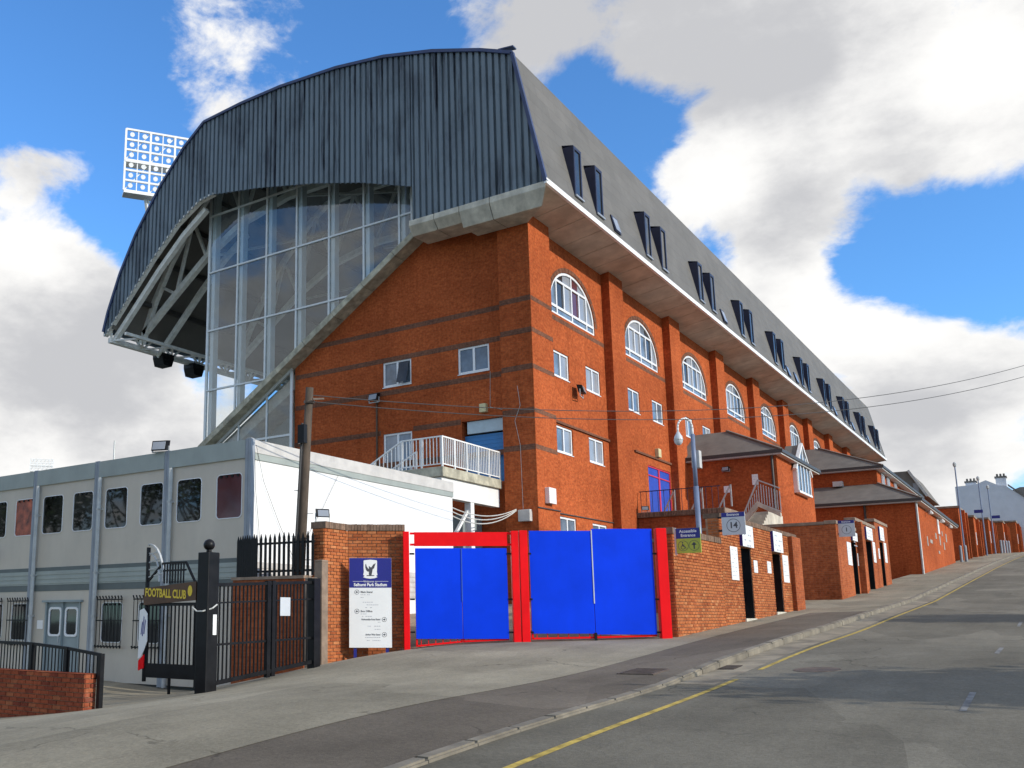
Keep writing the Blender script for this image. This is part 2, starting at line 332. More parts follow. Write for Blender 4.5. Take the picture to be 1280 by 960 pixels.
def darkglass(name, col, rough=0.06, var=0.4):
    """window of a room: what is behind the pane is dim"""
    m, t, b = mk(name); f = noise(t, objco(t), 1.1, 3)
    c = ramp(t, f, [(0.35, [x * (1 - var) for x in col]), (0.65, [x * (1 + var) for x in col])])
    t.links.new(c, b.inputs['Base Color']); b.inputs['Roughness'].default_value = rough; b.inputs['Specular IOR Level'].default_value = 0.6
    bump(t, b, noise(t, objco(t), 0.8, 2), 0.15, 0.02)
    return m

BR1, BR2, BRM = (0.46, 0.112, 0.036), (0.37, 0.080, 0.026), (0.37, 0.125, 0.055)
M = {}
M['brick'] = brickmat('red_brick', BR1, BR2, BRM)
M['brick_old'] = brickmat('old_red_brick', (0.43, 0.122, 0.045), (0.31, 0.080, 0.032), (0.37, 0.17, 0.095), 0.6)
M['brick_band'] = brickmat('grey_brick', (0.20, 0.092, 0.058), (0.15, 0.078, 0.055), (0.22, 0.12, 0.08))
M['piece'] = brickpiece('brick_piece', (0.34, 0.095, 0.036), (0.48, 0.158, 0.058), (0.54, 0.225, 0.095))
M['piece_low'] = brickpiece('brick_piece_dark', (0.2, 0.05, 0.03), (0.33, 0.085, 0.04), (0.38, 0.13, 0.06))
M['soldier'] = brickpiece('brick_coping', (0.16, 0.11, 0.08), (0.24, 0.165, 0.12), (0.3, 0.2, 0.14))
M['mortar'] = plain('mortar', (0.36, 0.21, 0.13), 0.95, 0.25, 8, fine=30)
M['concrete'] = plain('stained_concrete', (0.60, 0.56, 0.46), 0.9, 0.2, 2.0, grime=0.55, fine=18)
M['soffit'] = plain('soffit_board', (0.60, 0.55, 0.46), 0.9, 0.16, 0.9, grime=0.3)
M['coping'] = plain('coping_stone', (0.30, 0.22, 0.16), 0.9, 0.25, 4.0, grime=0.4, fine=20)
M['moss'] = plain('lichened_concrete', (0.50, 0.47, 0.36), 0.95, 0.3, 3.0, grime=0.5, fine=14)
M['white'] = plain('white_paint', (0.80, 0.80, 0.78), 0.45, 0.06, 2.0)
M['white_side'] = plain('white_panel', (0.82, 0.82, 0.80), 0.5, 0.04, 0.8)
M['upvc'] = plain('white_frame', (0.78, 0.79, 0.80), 0.35, 0.05, 4.0)
M['grey_panel'] = plain('grey_beige_panel', (0.56, 0.505, 0.42), 0.5, 0.06, 0.7, grime=0.12)
M['greygreen'] = plain('grey_green_trim', (0.34, 0.375, 0.345), 0.5, 0.08, 1.5, grime=0.15)
M['greygreen_d'] = plain('dark_grey_green', (0.115, 0.135, 0.13), 0.55, 0.12, 2.0)
M['steelblue'] = plain('blue_grey_steel', (0.27, 0.30, 0.34), 0.45, 0.1, 3.0)
M['doorgrey'] = plain('grey_green_door', (0.26, 0.31, 0.32), 0.45, 0.08, 2.0)
M['black'] = plain('black_paint', (0.009, 0.009, 0.01), 0.42, 0.3, 5.0, spec=0.22)
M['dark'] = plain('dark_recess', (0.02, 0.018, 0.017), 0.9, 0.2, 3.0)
M['galv'] = plain('galvanised_steel', (0.48, 0.49, 0.48), 0.5, 0.12, 4.0, metal=0.35)
M['galv_warm'] = plain('roof_steel', (0.82, 0.80, 0.74), 0.6, 0.15, 3.0)
M['alu'] = plain('aluminium_bar', (0.62, 0.64, 0.63), 0.4, 0.08, 4.0, metal=0.2)
M['red'] = plain('red_gate_paint', (0.84, 0.006, 0.010), 0.45, 0.10, 1.3, spec=0.12, grime=0.16)
M['blue'] = plain('blue_gate_paint', (0.0, 0.046, 0.74), 0.5, 0.09, 0.9, spec=0.12, grime=0.12)
M['navy'] = plain('navy_print', (0.012, 0.014, 0.20), 0.4, 0.05, 2.0)
M['signwhite'] = plain('sign_white', (0.80, 0.80, 0.78), 0.4, 0.03, 2.0)
M['ink'] = plain('ink', (0.06, 0.06, 0.07), 0.5, 0.05, 3.0)
M['inkgrey'] = plain('ink_grey', (0.42, 0.43, 0.46), 0.5, 0.05, 3.0)
M['signgrey'] = plain('sign_grey', (0.52, 0.55, 0.58), 0.45, 0.05, 2.0)
M['lime'] = plain('sign_yellow_green', (0.42, 0.48, 0.05), 0.5, 0.06, 3.0)
M['rustbrown'] = plain('brown_sign_board', (0.10, 0.052, 0.026), 0.6, 0.25, 3.0)
M['gold'] = plain('yellow_letters', (0.72, 0.52, 0.03), 0.45, 0.06, 3.0)
M['shutter'] = plain('blue_shutter', (0.035, 0.20, 0.48), 0.4, 0.08, 2.0)
M['shutterbox'] = plain('pale_blue_metal', (0.45, 0.55, 0.60), 0.4, 0.08, 3.0)
M['doorblue'] = plain('blue_door', (0.03, 0.09, 0.46), 0.35, 0.1, 2.0)
M['doorred'] = plain('pink_red_door_frame', (0.62, 0.05, 0.10), 0.4, 0.06, 2.0)
M['pole'] = plain('weathered_pole_wood', (0.095, 0.07, 0.05), 0.9, 0.35, 7.0, streak=True, grime=0.3, fine=25)
M['lampblue'] = plain('blue_grey_post', (0.16, 0.20, 0.30), 0.4, 0.1, 3.0)
M['slate'] = plain('grey_roof_slate', (0.17, 0.155, 0.135), 0.85, 0.14, 1.6, grime=0.25, fine=10)
M['fascia'] = plain('pale_eave_board', (0.55, 0.53, 0.50), 0.6, 0.1, 3.0)
M['fascia_d'] = plain('dark_eave_gutter', (0.05, 0.045, 0.042), 0.5, 0.15, 3.0)
M['render'] = plain('pale_grey_render', (0.60, 0.62, 0.65), 0.8, 0.06, 1.0)
M['wire'] = plain('cable_black', (0.05, 0.05, 0.05), 0.6, 0.1, 3.0)
M['wirew'] = plain('cable_pale', (0.55, 0.55, 0.52), 0.6, 0.1, 3.0)
M['cream'] = plain('cream_plastic', (0.60, 0.53, 0.30), 0.5, 0.1, 4.0)
M['bluebox'] = plain('alarm_blue', (0.02, 0.16, 0.62), 0.4, 0.06, 3.0)
M['darkblue'] = plain('dark_blue_metal', (0.009, 0.012, 0.04), 0.4, 0.15, 3.0)
M['win'] = darkglass('window_pane', (0.13, 0.17, 0.22))
M['win_curtain'] = darkglass('curtained_pane', (0.27, 0.29, 0.32), 0.12, 0.15)
M['win_dark'] = darkglass('dark_pane', (0.028, 0.03, 0.032), 0.04)
M['win_port'] = darkglass('cabin_pane', (0.02, 0.02, 0.018), 0.03, 0.8)
M['win_red'] = darkglass('red_blind_pane', (0.10, 0.03, 0.035), 0.08, 0.2)
M['win_poster'] = plain('orange_poster', (0.40, 0.10, 0.05), 0.5, 0.5, 4.0)
M['screen'] = glassmat('screen_glass', (0.92, 0.95, 0.96), 0.055, (0.48, 0.52, 0.53))
M['yellow'] = plain('worn_yellow_line', (0.50, 0.36, 0.07), 0.85, 0.35, 6.0, fine=30)
M['linewhite'] = plain('worn_white_line', (0.22, 0.22, 0.21), 0.85, 0.4, 5.0, fine=30)
M['kerb'] = plain('kerb_concrete', (0.235, 0.205, 0.155), 0.95, 0.25, 2.5, grime=0.5, fine=25)
M['iron'] = plain('cast_iron_cover', (0.13, 0.095, 0.07), 0.7, 0.3, 8.0, fine=30)
M['road'] = asphalt('road_asphalt', (0.186, 0.171, 0.134))
M['pave'] = asphalt('pavement_asphalt', (0.162, 0.138, 0.108))
M['fore'] = asphalt('pale_forecourt_asphalt', (0.30, 0.268, 0.198))
M['yard'] = asphalt('sandy_yard', (0.27, 0.235, 0.17))
M['earth'] = asphalt('ground_dirt', (0.12, 0.12, 0.09))
def cladding_mat():
    m, t, b = mk('ribbed_dark_cladding')
    a = noise(t, objco(t, (1, 2.6, 0.13)), 1.1, 9, 0.72)      # long rain streaks
    c = ramp(t, a, [(0.36, (0.02, 0.026, 0.038)), (0.45, (0.13, 0.165, 0.192)), (0.75, (0.185, 0.228, 0.262))])
    k = noise(t, objco(t, (1, 1, 0.6)), 0.55, 7, 0.68)
    c = mixc(t, ramp(t, k, [(0.5, (0, 0, 0)), (0.66, (0.45, 0.45, 0.45))]), c, (0.012, 0.015, 0.026))
    t.links.new(c, b.inputs['Base Color']); b.inputs['Roughness'].default_value = 0.55; b.inputs['Specular IOR Level'].default_value = 0.4
    return m
M['clad'] = cladding_mat()
M['clad_trim'] = plain('dark_blue_trim', (0.03, 0.05, 0.13), 0.45, 0.2, 3.0)
def roofmat():
    m, t, b = mk('grey_mansard_sheet'); uv = nd(t, 'ShaderNodeTexCoord').outputs['UV']
    bt = nd(t, 'ShaderNodeTexBrick', {'Vector': uv, 'Color1': (0.142, 0.134, 0.122, 1), 'Color2': (0.126, 0.12, 0.109, 1), 'Mortar': (0.095, 0.09, 0.08, 1), 'Scale': 1.0, 'Mortar Size': 0.012, 'Brick Width': 1.8, 'Row Height': 0.6})
    c = mixc(t, 1.0, bt.outputs['Color'], ramp(t, noise(t, objco(t), 0.8, 8, 0.65), [(0.3, (0.82, 0.82, 0.82)), (0.7, (1.1, 1.1, 1.1))]), 'MULTIPLY')
    s = ramp(t, noise(t, objco(t, (1, 1, 3)), 1.7, 10, 0.8), [(0.72, (0, 0, 0)), (0.8, (0.7, 0.7, 0.7))])
    c = mixc(t, s, c, (0.09, 0.085, 0.08))
    t.links.new(c, b.inputs['Base Color']); b.inputs['Roughness'].default_value = 0.75
    bump(t, b, bt.outputs['Fac'], 0.3, 0.01)
    return m
M['mansard'] = roofmat()
M['deck'] = plain('roof_underside', (0.15, 0.132, 0.112), 0.7, 0.15, 0.6)

# ------------------------------------------------------------------ ground heights
PX = [-400, 0, 22.5, 42, 56, 69, 89, 120, 165, 1500]; PZ = [-6.5, -1.72, -0.46, 0.63, 1.64, 2.57, 4.1, 6.5, 8.8, 9.5]
CP = [(12.4,12.6,-.34),(15.2,12.5,-.15),(17.0,13.3,-.26),(17.9,13.4,-.21),(18.8,12.4,-.08),(20.3,10.4,0.0),(22.4,7.5,0),(10.15,13.1,-.35),(10.1,15.5,-.6),(10,19,-.7),
      (17.3,16.5,-1.0),(17.3,20,-1.02),(17.3,24,-1.02),(17.3,28,-1.02),(14,16,-.75),(14,20,-.78),(14,25,-.78),(21,15,-.9),(24,20,-1.2),(7,13,-.3),(6,17,-.45),
      (0,0,0),(0,5,0),(0,9,0),(6,5,0),(6,9.2,0),(12,5,0),(12,9.2,0),(18,5,0),(18,8.5,0),(24,5,0),(24,7.4,0),(30,5,0),(30,8,0),(36,5,0),(36,8,0),(10.2,10.8,-.06),(14.5,10.6,-.04),(30,13,-.1),(30,20,-.6)]
_c = np.array(CP); _s = 4.0
_K = np.exp(-((_c[:, None, 0] - _c[None, :, 0])**2 + (_c[:, None, 1] - _c[None, :, 1])**2) / (2 * _s * _s))
_w = np.linalg.solve(_K + 0.02 * np.eye(len(CP)), _c[:, 2])
def bend(X): return -0.00035 * max(0.0, X - 62) ** 2
def H(X, Y):
    z = float(np.interp(X, PX, PZ))
    if -25 < X < 60 and -15 < Y < 50:
        z += float(np.exp(-((_c[:, 0] - X)**2 + (_c[:, 1] - Y)**2) / (2 * _s * _s)) @ _w)
    return z
def sheet(name, xs, ys, mat, dz=0.0, edge=None, kind='structure', parent=None):
    """ground strip that follows the slope; ys(X) -> list of Y"""
    mb = MB(); rows = []
    for x in xs:
        r = []
        for y in ys(x): r.append(len(mb.v)); mb.v.append((x, y, H(x, y) + dz))
        rows.append(r)
    for a, b in zip(rows[:-1], rows[1:]):
        for i in range(len(a) - 1): mb.f.append([a[i], b[i], b[i + 1], a[i + 1]])
    o = mb.build(name, mat, parent, smooth=True)
    if parent is None: o['kind'] = kind
    return o
def lin(a, b, n): return [a + (b - a) * i / n for i in range(n + 1)]
XS = lin(-60, 0, 12)[:-1] + lin(0, 40, 80)[:-1] + lin(40, 170, 65)
KY, RY = 5.0, -4.2                     # kerb line, far side of the road
M['gutter'] = plain('sandy_gutter_dirt', (0.30, 0.255, 0.18), 0.95, 0.35, 1.6, grime=0.45, fine=30)
# base terrain: one sheet to the horizon, 0.30 m lower under the paved sheets
def gy(x): return [-1500, -400, -120, -60, -30] + lin(-20, 60, 60) + [90, 160, 400, 1500]
def gx(): return [-1500, -400, -150] + lin(-60, 60, 60) + lin(62, 170, 30) + [260, 500, 1500]
tag(sheet('ground', gx(), gy, M['earth'], -0.30), 'bare dark ground under and around the paving')
road = sheet('road', XS, lambda x: lin(RY, KY - 0.09, 12), M['road'], -0.06); road['label'] = 'grey asphalt road climbing the hill beside the turnstiles'
# pavement: dropped (flush) beside the gates, a step of 0.11 m further up
def kh(x): return 0.02 if x < 14 else (0.02 + 0.075 * min(1, (x - 14) / 3.0))
pv = sheet('pavement', [x for x in XS if x <= 33.01], lambda x: [y + bend(x) for y in lin(KY + 0.09, 6.75, 3)] , M['pave'], 0.0); pv['label'] = 'dark asphalt pavement running along the kerb'
for v in pv.data.vertices:
    X = v.co.x + pv.location.x; Y = v.co.y + pv.location.y
    v.co.z += (kh(X) - 0.05) * max(0.0, 1 - (Y - KY - 0.09 - bend(X)) / 1.66)
fc = sheet('forecourt', XS, lambda x: [y + bend(x) for y in lin(7.25, 8.0, 2)] + ([] if x > 60 else lin(8.5, 14, 12)) , M['fore'], 0.001) if False else None
def fy(x):
    top = 15.0 if x < 24 else 8.2
    return [bend(x) + 6.7] + lin(bend(x) + 6.95, bend(x) + top, 14)
fc = sheet('forecourt', XS, fy, M['fore'], 0.004); up_pv = sheet('upper_pavement', [x for x in XS if x >= 32.99], lambda x: [y + bend(x) for y in lin(KY + 0.09, 6.75, 3)], M['fore'], 0.0); up_pv['label'] = 'pale asphalt pavement farther up the hill'
for v in up_pv.data.vertices:
    X = v.co.x + up_pv.location.x; Y = v.co.y + up_pv.location.y; v.co.z += (kh(X) - 0.05) * max(0.0, 1 - (Y - KY - 0.09 - bend(X)) / 1.66)
fc['label'] = 'pale worn asphalt apron in front of the gates and turnstiles'
yd = sheet('yard', lin(2, 60, 58), lambda x: lin(15.0 if x < 24 else 8.0, 42, 40), M['yard'], 0.0); yd['label'] = 'sandy yard between the cabins and the stand'
def gz_in(x, y):
    yg = 12.42 - (x - 18.56) * 1.346 + .1; yg = max(yg, 7.9); f = min(1, max(0, (y - yg) / (16.2 - yg)))
    return H(x, yg) * (1 - f) + (float(np.interp(x, PX, PZ)) + .42) * f
mb = MB(); rows = []
for x in lin(18.62, 33.0, 29):
    yg = max(12.42 - (x - 18.56) * 1.346 + .1, 7.9); r_ = []
    for y in lin(yg, 16.22, 8): r_.append(len(mb.v)); mb.v.append((x, y, gz_in(x, y) + .012))
    rows.append(r_)
for a, b in zip(rows[:-1], rows[1:]):
    for i in range(8): mb.f.append([a[i], b[i], b[i + 1], a[i + 1]])
M['inner'] = asphalt('tan_inner_yard', (0.33, 0.25, 0.18))
iy = mb.build('inner_yard', M['inner'], smooth=True); iy['kind'] = 'structure'; iy['label'] = 'tan paved yard behind the blue gates beside the white cabin wall'
# kerb stones one by one
def kerb_mesh(L):
    bm = bmesh.new(); bmesh.ops.create_cube(bm, size=1.0)
    for v in bm.verts: v.co.x *= L - 0.006; v.co.y *= 0.17; v.co.z *= 0.3
    bmesh.ops.bevel(bm, geom=[e for e in bm.edges if all(v.co.z > 0.1 for v in e.verts)], offset=0.022, segments=2, affect='EDGES')
    me = bpy.data.meshes.new('kerb_stone'); bm.to_mesh(me); bm.free(); me.materials.append(M['kerb']); return me
KM = kerb_mesh(0.915)
x = -6.0
while x < 150:
    z0, z1 = H(x, KY) + kh(x), H(x + 0.915, KY) + kh(x + 0.915)
    yb = KY + bend(x)
    zc = (z0 + z1) / 2 - 0.15 - 0.035 + random.uniform(-.004, .004)
    o = inst('kerb_stone', KM, pv, (x + 0.457, yb + random.uniform(-.006, .006), zc), math.atan2(bend(x + 0.9) - bend(x), 0.915))
    o.rotation_euler.y = -math.atan2(z1 - z0, 0.915)
    x += 0.915
def strip(name, x0, x1, yc, w, mat, parent, dz=0.004, base=-0.06):
    n = max(2, int((x1 - x0) / 1.0)); mb = MB(); rows = []
    for X in lin(x0, x1, n):
        a = []
        for Y in (yc - w / 2, yc + w / 2): a.append(len(mb.v)); mb.v.append((X, Y + bend(X), H(X, Y + bend(X)) + base + dz))
        rows.append(a)
    for a, b in zip(rows[:-1], rows[1:]): mb.f.append([a[0], b[0], b[1], a[1]])
    return mb.build(name, mat, parent)
strip('gutter_channel', 14.6, 150, 4.62, 0.56, M['gutter'], road, dz=0.003)
strip('yellow_line', -6, 15.3, 4.22, 0.085, M['yellow'], road)
strip('yellow_line', 16.6, 150, 4.20, 0.085, M['yellow'], road)
for xx in (13, 19.5, 28, 37): strip('lane_dash', xx, xx + 1.5, 1.15, 0.07, M['linewhite'], road)
# manhole cover on the pavement, round patch on the road
mb = MB(); cx0, cy0 = 15.6, 5.75
for i in range(1): 
    P4 = [(cx0 - .42, cy0 - .3), (cx0 + .42, cy0 - .3), (cx0 + .42, cy0 + .3), (cx0 - .42, cy0 + .3)]
    top = [(a, b, H(a, b) + 0.012) for a, b in P4]
    mb.prism([(a, b, c - 0.05) for a, b, c in top], (0, 0, 0.055))
mh = mb.build('manhole_cover', M['iron']); tag(mh, 'rusty rectangular inspection cover set in the dark pavement by the gates', 'manhole cover')
mb = MB()
for k in range(7):
    a = cx0 - .36 + k * .12
    p = [(a - .02, cy0 - .26), (a + .02, cy0 - .26), (a + .02, cy0 + .26), (a - .02, cy0 + .26)]
    mb.prism([(u, v, H(u, v) + 0.012) for u, v in p], (0, 0, 0.012))
mb.build('tread_rib', M['iron'], mh)
dg0 = empty('drain_grate', (16.9, 4.78, -.9), 'iron gully grate in the sandy gutter under the kerb', 'drain grate')
mb = MB(); mb.prism([(a, b, H(a, b) - .075) for a, b in ((16.62, 4.62), (17.18, 4.62), (17.18, 4.88), (16.62, 4.88))], (0, 0, .024)); mb.build('pan', M['dark'], dg0)
for k in range(7):
    a = 16.66 + k * .08; m_ = MB(); m_.prism([(u, v, H(u, v) - .055) for u, v in ((a, 4.62), (a + .035, 4.62), (a + .035, 4.88), (a, 4.88))], (0, 0, .012)); m_.build('grate_bar', M['iron'], dg0)
mb = MB(); n = 20; cxr, cyr = 16.6, 3.35
ring = [(cxr + .34 * math.cos(2 * math.pi * i / n), cyr + .34 * math.sin(2 * math.pi * i / n)) for i in range(n)]
mb.prism([(a, b, H(a, b) - 0.09) for a, b in ring], (0, 0, 0.036))
rc = mb.build('manhole_cover', M['iron']); tag(rc, 'round iron cover sunk in the road near the yellow line', 'manhole cover')

# ================================================================== THE STAND
FX0, FX1 = 33.15, 113.0
st = empty('football_stand', (70, 16.4, 0.5), 'huge red brick football stand with grey mansard roof and dark ribbed gable end', 'stadium stand')
FAC = ((0, 16.4), (1, 0), (0, -1))          # street wall, u = X
END = ((33.55, 0), (0, 1), (-1, 0))         # gable end wall, u = Y
GND = -1.2
ARC = [38.2 + 8.45 * i for i in range(9)]
AB, AR, ATOP, AHW = 12.76, 13.15, 15.03, 2.38
def arch_pts(cx, n=16):
    return [(cx - AHW * math.cos(math.pi * i / n), AR + (ATOP - AR) * math.sin(math.pi * i / n)) for i in range(n + 1)]
def wall_holes(mb, u0, u1, z0, z1, rects, arches=(), depth=0.12, cut=None):
    us = sorted(set([u0, u1] + [r[i] for r in rects for i in (0, 1)] + [c + s * AHW for c in arches for s in (-1, 1)]))
    zs = sorted(set([z0, z1] + [r[i] for r in rects for i in (2, 3)] + ([AB, ATOP] if arches else [])))
    us = [u for u in us if u0 <= u <= u1]; zs = [z for z in zs if z0 <= z <= z1]
    for a, b in zip(us[:-1], us[1:]):
        for c, d in zip(zs[:-1], zs[1:]):
            m, k = (a + b) / 2, (c + d) / 2
            if any(r[0] < m < r[1] and r[2] < k < r[3] for r in rects): continue
            if any(abs(m - q) < AHW and AB < k < ATOP for q in arches): continue
            pl = [(a, c), (b, c), (b, d), (a, d)]
            for h in (cut or []): pl = clip(pl, *h)
            if len(pl) >= 3: mb.face([(u, 0, z) for u, z in (pl[::-1] if mb.flip else pl)])
    for r in rects:
        a, b, c, d = r[:4]
        for p, q in (((a, c), (a, d)), ((b, d), (b, c)), ((a, d), (b, d)), ((b, c), (a, c))):
            mb.face([(p[0], 0, p[1]), (q[0], 0, q[1]), (q[0], -depth, q[1]), (p[0], -depth, p[1])])
    for q in arches:
        ap = arch_pts(q)
        for p, r in zip(ap[:-1], ap[1:]):
            mb.face([(p[0], 0, p[1]), (r[0], 0, r[1]), (r[0], 0, ATOP), (p[0], 0, ATOP)])
            mb.face([(p[0], 0, p[1]), (r[0], 0, r[1]), (r[0], -depth, r[1]), (p[0], -depth, p[1])])
        for p, r in (((q - AHW, AB), (q - AHW, AR)), ((q + AHW, AR), (q + AHW, AB)), ((q - AHW, AB), (q + AHW, AB))):
            mb.face([(p[0], 0, p[1]), (r[0], 0, r[1]), (r[0], -depth, r[1]), (p[0], -depth, p[1])])
def window(parent, fr, a, b, c, d, mats, mull=(0.5,), depth=0.12, fw=0.09, name='window', fmat='upvc', open_leaf=False):
    """framed window set in the wall opening a..b, c..d"""
    mb = MB(fr); w0, w1 = -depth + 0.005, -depth + 0.075
    mb.box(a + .004, a + fw, w0, w1, c + .004, d - .004); mb.box(b - fw, b - .004, w0, w1, c + .004, d - .004)
    mb.box(a + fw, b - fw, w0, w1, c + .004, c + fw); mb.box(a + fw, b - fw, w0, w1, d - fw, d - .004)
    xs = [a + fw] + [a + (b - a) * k for k in mull] + [b - fw]
    for k in xs[1:-1]: mb.box(k - fw * .55, k + fw * .55, w0 + .002, w1 - .002, c + fw, d - fw)
    wn_ = mb.build(name, M[fmat], parent)
    for i, (p, q) in enumerate(zip(xs[:-1], xs[1:])):
        p += fw * .55 if i else 0; q -= fw * .55 if i < len(xs) - 2 else 0
        g = MB(fr)
        if open_leaf and i == 0:      # leaf ajar, hinged at the top edge
            g.prism([(p + .05, w0 + .30, c + fw), (q - .05, w0 + .30, c + fw), (q - .05, w0 + .05, d - fw - .02), (p + .05, w0 + .05, d - fw - .02)], (0, 0.03, 0))
            g.build('opened_leaf', M['win_dark'], wn_)
            g = MB(fr)
        g.box(p, q, w0 + .01, w0 + .025, c + fw, d - fw); g.build('pane', M[mats[i % len(mats)]], wn_)
    s = MB(fr); s.box(a - .01, b + .01, -depth + .08, .025, c - .035, c - .002); s.build('sill', M[fmat], wn_)
    return wn_
# --- street wall with its openings
rects = []
for i in range(9):
    o = 8.45 * i
    rects += [(35.92 + o, 37.48 + o, 9.98, 11.12), (39.3 + o, 40.9 + o, 9.98, 11.12)]
rects += [(35.94, 37.56, 6.73, 7.86), (39.3, 40.94, 6.73, 7.86), (35.95, 37.56, 2.9, 4.05), (39.28, 40.9, 2.9, 4.02)]
DOOR = (46.6, 49.95, 5.0, 7.52)
mb = MB(FAC); wall_holes(mb, FX0 + .3, FX1, GND, 16.15, rects + [DOOR], ARC); mb.build('street_wall', M['brick'], st)
for k, r in enumerate(rects):
    mats = [('win', 'win_curtain'), ('win_curtain', 'win'), ('win', 'win'), ('win_curtain', 'win_curtain')][(k * 7 + k // 3) % 4]
    window(st, FAC, *r, mats)
# arched windows
for i, cxa in enumerate(ARC):
    fw = 0.10; w0, w1 = -0.115, -0.04; mb = MB(FAC); ap = arch_pts(cxa)
    for p, q in zip(ap[:-1], ap[1:]):
        k = 1 - 0.12 / AHW
        pi = (cxa + (p[0] - cxa) * k, AR + (p[1] - AR) * (1 - .12 / (ATOP - AR))); qi = (cxa + (q[0] - cxa) * k, AR + (q[1] - AR) * (1 - .12 / (ATOP - AR)))
        mb.prism([(p[0], w0, p[1]), (q[0], w0, q[1]), (qi[0], w0, qi[1]), (pi[0], w0, pi[1])], (0, w1 - w0, 0))
    mb.box(cxa - AHW + .003, cxa - AHW + fw, w0, w1, AB, AR); mb.box(cxa + AHW - fw, cxa + AHW - .003, w0, w1, AB, AR)
    mb.box(cxa - AHW + fw, cxa + AHW - fw, w0, w1, AB + .003, AB + fw)
    def zt(u): return AR + (ATOP - AR) * math.sqrt(max(0, 1 - ((u - cxa) / (AHW - .06)) ** 2))
    mb.box(cxa - AHW + fw, cxa + AHW - fw, w0 + .002, w1 - .002, AR - .05, AR + .06)
    um = [cxa - AHW + AHW * 2 * k / 6 for k in range(1, 6)]
    for j, u in enumerate(um): mb.box(u - .05, u + .05, w0 + .004, w1 - .004, AR + .06, min(zt(u), 14.38))
    mb.box(cxa - 1.75, cxa + 1.75, w0 + .003, w1 - .003, 14.33, 14.43); mb.box(cxa - .05, cxa + .05, w0 + .004, w1 - .004, 14.43, ATOP - .06)
    for u in (cxa - AHW * .66, cxa, cxa + AHW * .66): mb.box(u - .05, u + .05, w0 + .004, w1 - .004, AB + fw, AR - .05)
    aw = mb.build('arched_window', M['upvc'], st)
    # panes: strips between the bars
    bars = [cxa - AHW + fw] + um + [cxa + AHW - fw]
    for j in range(6):
        a, b = bars[j], bars[j + 1]; g = MB(FAC); wz = -0.10
        for (p, q) in zip(lin(a, b, 4)[:-1], lin(a, b, 4)[1:]):
            g.face([(p, wz, AR), (p, wz, zt(p)), (q, wz, zt(q)), (q, wz, AR)])
        g.build('pane', M[['win', 'win_curtain', 'win_curtain', 'win', 'win_curtain', 'win_dark'][(j * 5 + i * 3) % 6] if (i, j) != (0, 3) else 'win_red'], aw)
    for a, b in zip([cxa - AHW + fw, cxa - AHW * .66, cxa, cxa + AHW * .66], [cxa - AHW * .66, cxa, cxa + AHW * .66, cxa + AHW - fw]):
        g = MB(FAC); g.box(a, b, -.105, -.09, AB + fw, AR - .05); g.build('pane', M['win'], aw)
    # ring of grey brick voussoirs round the head
    g = MB(FAC); n = 22
    for j in range(n):
        t0, t1 = math.pi * (j + .04) / n, math.pi * (j + .96) / n
        pl = []
        for t, s in ((t0, 1.0), (t1, 1.0), (t1, 1.105), (t0, 1.105)):
            pl.append((cxa - AHW * s * math.cos(t), .003, AR + ((ATOP - AR) * s) * math.sin(t)))
        g.prism(pl, (0, .012, 0))
    g.build('arch_ring', M['brick_band'], aw)
# pilasters
PIL = [41.6 + 8.45 * i for i in range(9)]
mb = MB(); mb.box(33.15, 35.1, 16.0, 17.4, GND, 16.2); mb.build('corner_pilaster', M['brick'], st)
for a in PIL:
    mb = MB(FAC); mb.box(a, a + 1.7, 0, 0.4, GND, 16.2); mb.build('pilaster', M['brick'], st)
# brick courses: dark bands on both walls, thin label mould over the windows
SL = (4.57, 7.15, 4.57 * 21.45 + 7.15 * 16.42)       # raking line of the end wall: a*u + b*z <= c
def slope_z(u): return (SL[2] - SL[0] * u) / SL[1]
BZ = [12.54, 11.07 + .15, 9.72, 7.95, 6.5]
for z in BZ:
    u1 = min(28.6, (SL[2] - SL[1] * z) / SL[0]) - .05
    segs = [(17.42, u1)]
    if z in (BZ[3],): segs = [(19.55, 21.9), (23.6, u1)]
    for a, b in segs:
        mb = MB(END); mb.box(a, b, 0, .006, z - .11, z + .11); mb.build('brick_band', M['brick_band'], st)
    mb = MB(); mb.box(33.143, 33.16, 16.01, 17.39, z - .11, z + .11); mb.build('brick_band', M['brick_band'], st)
    mb = MB(); mb.box(33.16, 35.09, 15.994, 16.01, z - .09, z + .09); mb.build('brick_band', M['brick_band'], st)
    if z == BZ[0]:
        for i in range(9):
            mb = MB(FAC); mb.box((35.11 if i == 0 else PIL[i - 1] + 1.71), PIL[i] - .01, 0, .005, z - .1, z + .1); mb.build('brick_band', M['brick_band'], st)
for a, b in ((35.6, 41.58), (44.8, 50.05)):
    mb = MB(FAC); mb.box(a, b, 0, .08, 7.93, 8.03); mb.build('label_course', M['brick_band'], st)
# blue and red double door
mb = MB(FAC); a, b, c, d = DOOR; w0, w1 = -.115, -.03
for p, q in ((a, a + .07), (b - .07, b), ((a + b) / 2 - .09, (a + b) / 2 + .09)): mb.box(p, q, w0, w1, c, d)
mb.box(a + .07, b - .07, w0 + .002, w1 - .002, d - .07, d); mb.box(a + .07, b - .07, w0 + .002, w1 - .003, 7.0, 7.06)
dr = mb.build('double_door', M['doorred'], st)
for p, q in ((a + .07, (a + b) / 2 - .09), ((a + b) / 2 + .09, b - .07)):
    for z0, z1, nm in ((c, 7.0, 'door_leaf'), (7.06, d - .07, 'fanlight')):
        g = MB(FAC); g.box(p, q, -.10, -.075, z0, z1); g.build(nm, M['doorblue'], dr)
